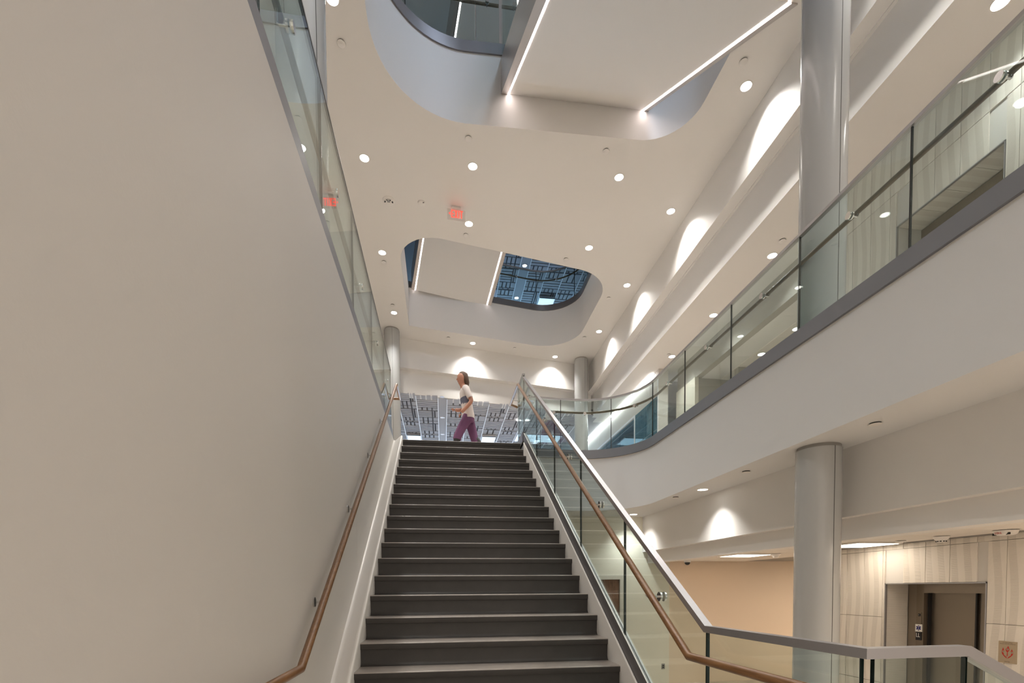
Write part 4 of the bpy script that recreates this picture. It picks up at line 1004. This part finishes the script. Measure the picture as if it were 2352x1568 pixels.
# local frame: x forward = walking direction (towards image left), z up
pe.rotation_euler = (0, 0, R(180))
J = [((0, 0, 0.95), 0.085), ((0.02, 0, 1.13), 0.080), ((0.05, 0, 1.32), 0.085), ((0.07, 0, 1.42), 0.065), ((0.095, 0, 1.50), 0.055), ((0.115, 0, 1.56), 0.085), ((0.12, 0, 1.63), 0.105), ((0.115, 0, 1.69), 0.100), ((0.11, 0, 1.73), 0.06),
     ((0.05, 0.15, 1.385), 0.050), ((-0.06, 0.21, 1.14), 0.045), ((0.10, 0.22, 0.96), 0.036), ((0.15, 0.215, 0.91), 0.036),
     ((0.06, -0.15, 1.385), 0.050), ((0.02, -0.21, 1.13), 0.045), ((0.20, -0.16, 1.08), 0.036), ((0.26, -0.14, 1.09), 0.036),
     ((0.02, 0.08, 0.88), 0.070), ((0.22, 0.09, 0.52), 0.062), ((0.26, 0.09, 0.12), 0.042), ((0.30, 0.09, 0.05), 0.040), ((0.40, 0.09, 0.04), 0.034),
     ((-0.03, -0.08, 0.88), 0.070), ((-0.12, -0.09, 0.50), 0.062), ((-0.38, -0.09, 0.20), 0.042), ((-0.40, -0.09, 0.12), 0.040), ((-0.32, -0.09, 0.05), 0.034)]
E_ = [(0, 1), (1, 2), (2, 3), (3, 4), (4, 5), (5, 6), (6, 7), (7, 8), (3, 9), (9, 10), (10, 11), (11, 12), (3, 13), (13, 14), (14, 15), (15, 16), (0, 17), (17, 18), (18, 19), (19, 20), (20, 21), (0, 22), (22, 23), (23, 24), (24, 25), (25, 26)]
body = skin('body', J, E_, 'skin', pe, None)
def loft(mb, rings, n=18, m=0):
    """closed tube through elliptical rings (centre, rx, ry[, axis])"""
    k0 = len(mb.v); P_ = [Vector(r[0]) for r in rings]
    for i_, r in enumerate(rings):
        ax = (P_[min(i_+1, len(P_)-1)]-P_[max(i_-1, 0)]).normalized()
        sx_ = Vector((1, 0, 0))-ax*ax.x; sx_.normalize(); sy_ = ax.cross(sx_)
        mb.v += [tuple(P_[i_]+sx_*(r[1]*math.cos(2*math.pi*q/n))+sy_*(r[2]*math.sin(2*math.pi*q/n))) for q in range(n)]
    f = [tuple(range(n))[::-1], tuple(range((len(rings)-1)*n, len(rings)*n))]
    for k in range(len(rings)-1): f += [(k*n+q, k*n+(q+1) % n, (k+1)*n+(q+1) % n, (k+1)*n+q) for q in range(n)]
    mb.f += [tuple(q+k0 for q in g) for g in f]; mb.m += [m]*len(f)
b = MB()
loft(b, [((0.0, 0, 0.86), 0.125, 0.165), ((0.005, 0, 0.95), 0.122, 0.160), ((0.02, 0, 1.10), 0.108, 0.142), ((0.04, 0, 1.25), 0.118, 0.158), ((0.055, 0, 1.36), 0.112, 0.170), ((0.065, 0, 1.43), 0.088, 0.145), ((0.075, 0, 1.465), 0.062, 0.075)])
loft(b, [((0.055, 0.12, 1.41), 0.072, 0.066), ((0.04, 0.175, 1.37), 0.066, 0.060), ((-0.005, 0.20, 1.25), 0.058, 0.056), ((-0.025, 0.207, 1.20), 0.056, 0.055)], 12)
loft(b, [((0.06, -0.12, 1.41), 0.072, 0.066), ((0.05, -0.175, 1.37), 0.066, 0.060), ((0.035, -0.20, 1.25), 0.058, 0.056), ((0.03, -0.207, 1.20), 0.056, 0.055)], 12)
b.build('shirt', 'shirt_white', pe, smooth=60, local=True)
b = MB(); loft(b, [((0.021, 0, 1.13), 0.1125, 0.147), ((0.031, 0, 1.20), 0.1175, 0.154), ((0.041, 0, 1.255), 0.1205, 0.161)])
b.build('shirt_band', 'shirt_navy', pe, smooth=60, local=True)
b = MB(); loft(b, [((0.015, 0, 1.50), 0.035, 0.050), ((0.03, 0, 1.55), 0.060, 0.075), ((0.06, 0, 1.62), 0.078, 0.088), ((0.085, 0, 1.68), 0.094, 0.090), ((0.098, 0, 1.72), 0.088, 0.080), ((0.10, 0, 1.75), 0.066, 0.060), ((0.10, 0, 1.768), 0.030, 0.028)])
b.build('hair', 'hair', pe, smooth=60, local=True)
b = MB()
loft(b, [((0.0, 0, 0.80), 0.10, 0.150), ((0.0, 0, 0.86), 0.120, 0.160), ((0.0, 0, 0.94), 0.118, 0.157), ((0.005, 0, 1.02), 0.105, 0.145)])
loft(b, [((0.01, 0.08, 0.90), 0.098, 0.078), ((0.05, 0.085, 0.80), 0.096, 0.080), ((0.13, 0.09, 0.67), 0.086, 0.075), ((0.215, 0.09, 0.50), 0.078, 0.072), ((0.225, 0.09, 0.44), 0.080, 0.075)], 14)
loft(b, [((-0.02, -0.08, 0.90), 0.098, 0.078), ((-0.04, -0.085, 0.80), 0.096, 0.080), ((-0.08, -0.09, 0.67), 0.086, 0.075), ((-0.125, -0.09, 0.50), 0.078, 0.072), ((-0.15, -0.09, 0.44), 0.080, 0.075)], 14)
b.build('trousers', 'trousers_purple', pe, smooth=60, local=True)
skin('boot', [((0.215, 0.09, 0.56), 0.076), ((0.24, 0.09, 0.35), 0.068), ((0.26, 0.09, 0.13), 0.055), ((0.30, 0.09, 0.055), 0.052), ((0.43, 0.09, 0.048), 0.042)], [(0, 1), (1, 2), (2, 3), (3, 4)], 'boot_black', pe, None, root=1)
skin('boot', [((-0.105, -0.09, 0.56), 0.076), ((-0.25, -0.09, 0.36), 0.068), ((-0.38, -0.09, 0.21), 0.055), ((-0.41, -0.09, 0.12), 0.052), ((-0.32, -0.09, 0.048), 0.042)], [(0, 1), (1, 2), (2, 3), (3, 4)], 'boot_black', pe, None, root=1)
def pbit(name, mat, c, r, s=(1, 1, 1)):
    bm = bmesh.new(); bmesh.ops.create_icosphere(bm, subdivisions=2, radius=r); me = bpy.data.meshes.new(name); bm.to_mesh(me); bm.free(); me.materials.append(MATS[mat]); me.shade_smooth()
    o = bpy.data.objects.new(name, me); COL.objects.link(o); o.parent = pe; o.location = c; o.scale = s; return o
HF = 0.207   # front of the face
for sy in (-1, 1):
    pbit('eye', 'eye_white', (HF-0.008, sy*0.030, 1.645), 0.012)
    pbit('iris', 'hair', (HF+0.002, sy*0.030, 1.645), 0.0055)
    pbit('ear', 'skin', (0.115, sy*0.078, 1.635), 0.028, (0.6, 0.35, 1))
pbit('nose', 'skin', (HF+0.002, 0, 1.618), 0.017, (0.9, 0.8, 1.3)); pbit('mouth', 'lip', (HF-0.010, 0, 1.580), 0.014, (0.6, 1.5, 0.5))
for hx, hy, hz, dx_, dz_ in ((0.165, 0.215, 0.885, 0.35, -0.9), (0.275, -0.138, 1.09, 0.95, 0.15)):
    for k in range(4):
        o_ = -0.024+0.016*k; l_ = (0.065, 0.075, 0.07, 0.055)[k]
        skin('finger', [((hx, hy+o_, hz), 0.0105), ((hx+dx_*l_*0.5, hy+o_*1.1, hz+dz_*l_*0.5), 0.010), ((hx+dx_*l_*0.85, hy+o_*1.1, hz+dz_*l_*0.9-0.012), 0.009)], [(0, 1), (1, 2)], 'skin', pe, None, sub=1)
    skin('finger', [((hx-0.02, hy-0.02, hz+0.005), 0.011), ((hx+0.012, hy-0.042, hz-0.01), 0.011), ((hx+0.03, hy-0.048, hz-0.02), 0.010)], [(0, 1), (1, 2)], 'skin', pe, None, sub=1)

for o in bpy.data.objects:
    if '_base' in o: del o['_base']
bpy.context.view_layer.update()
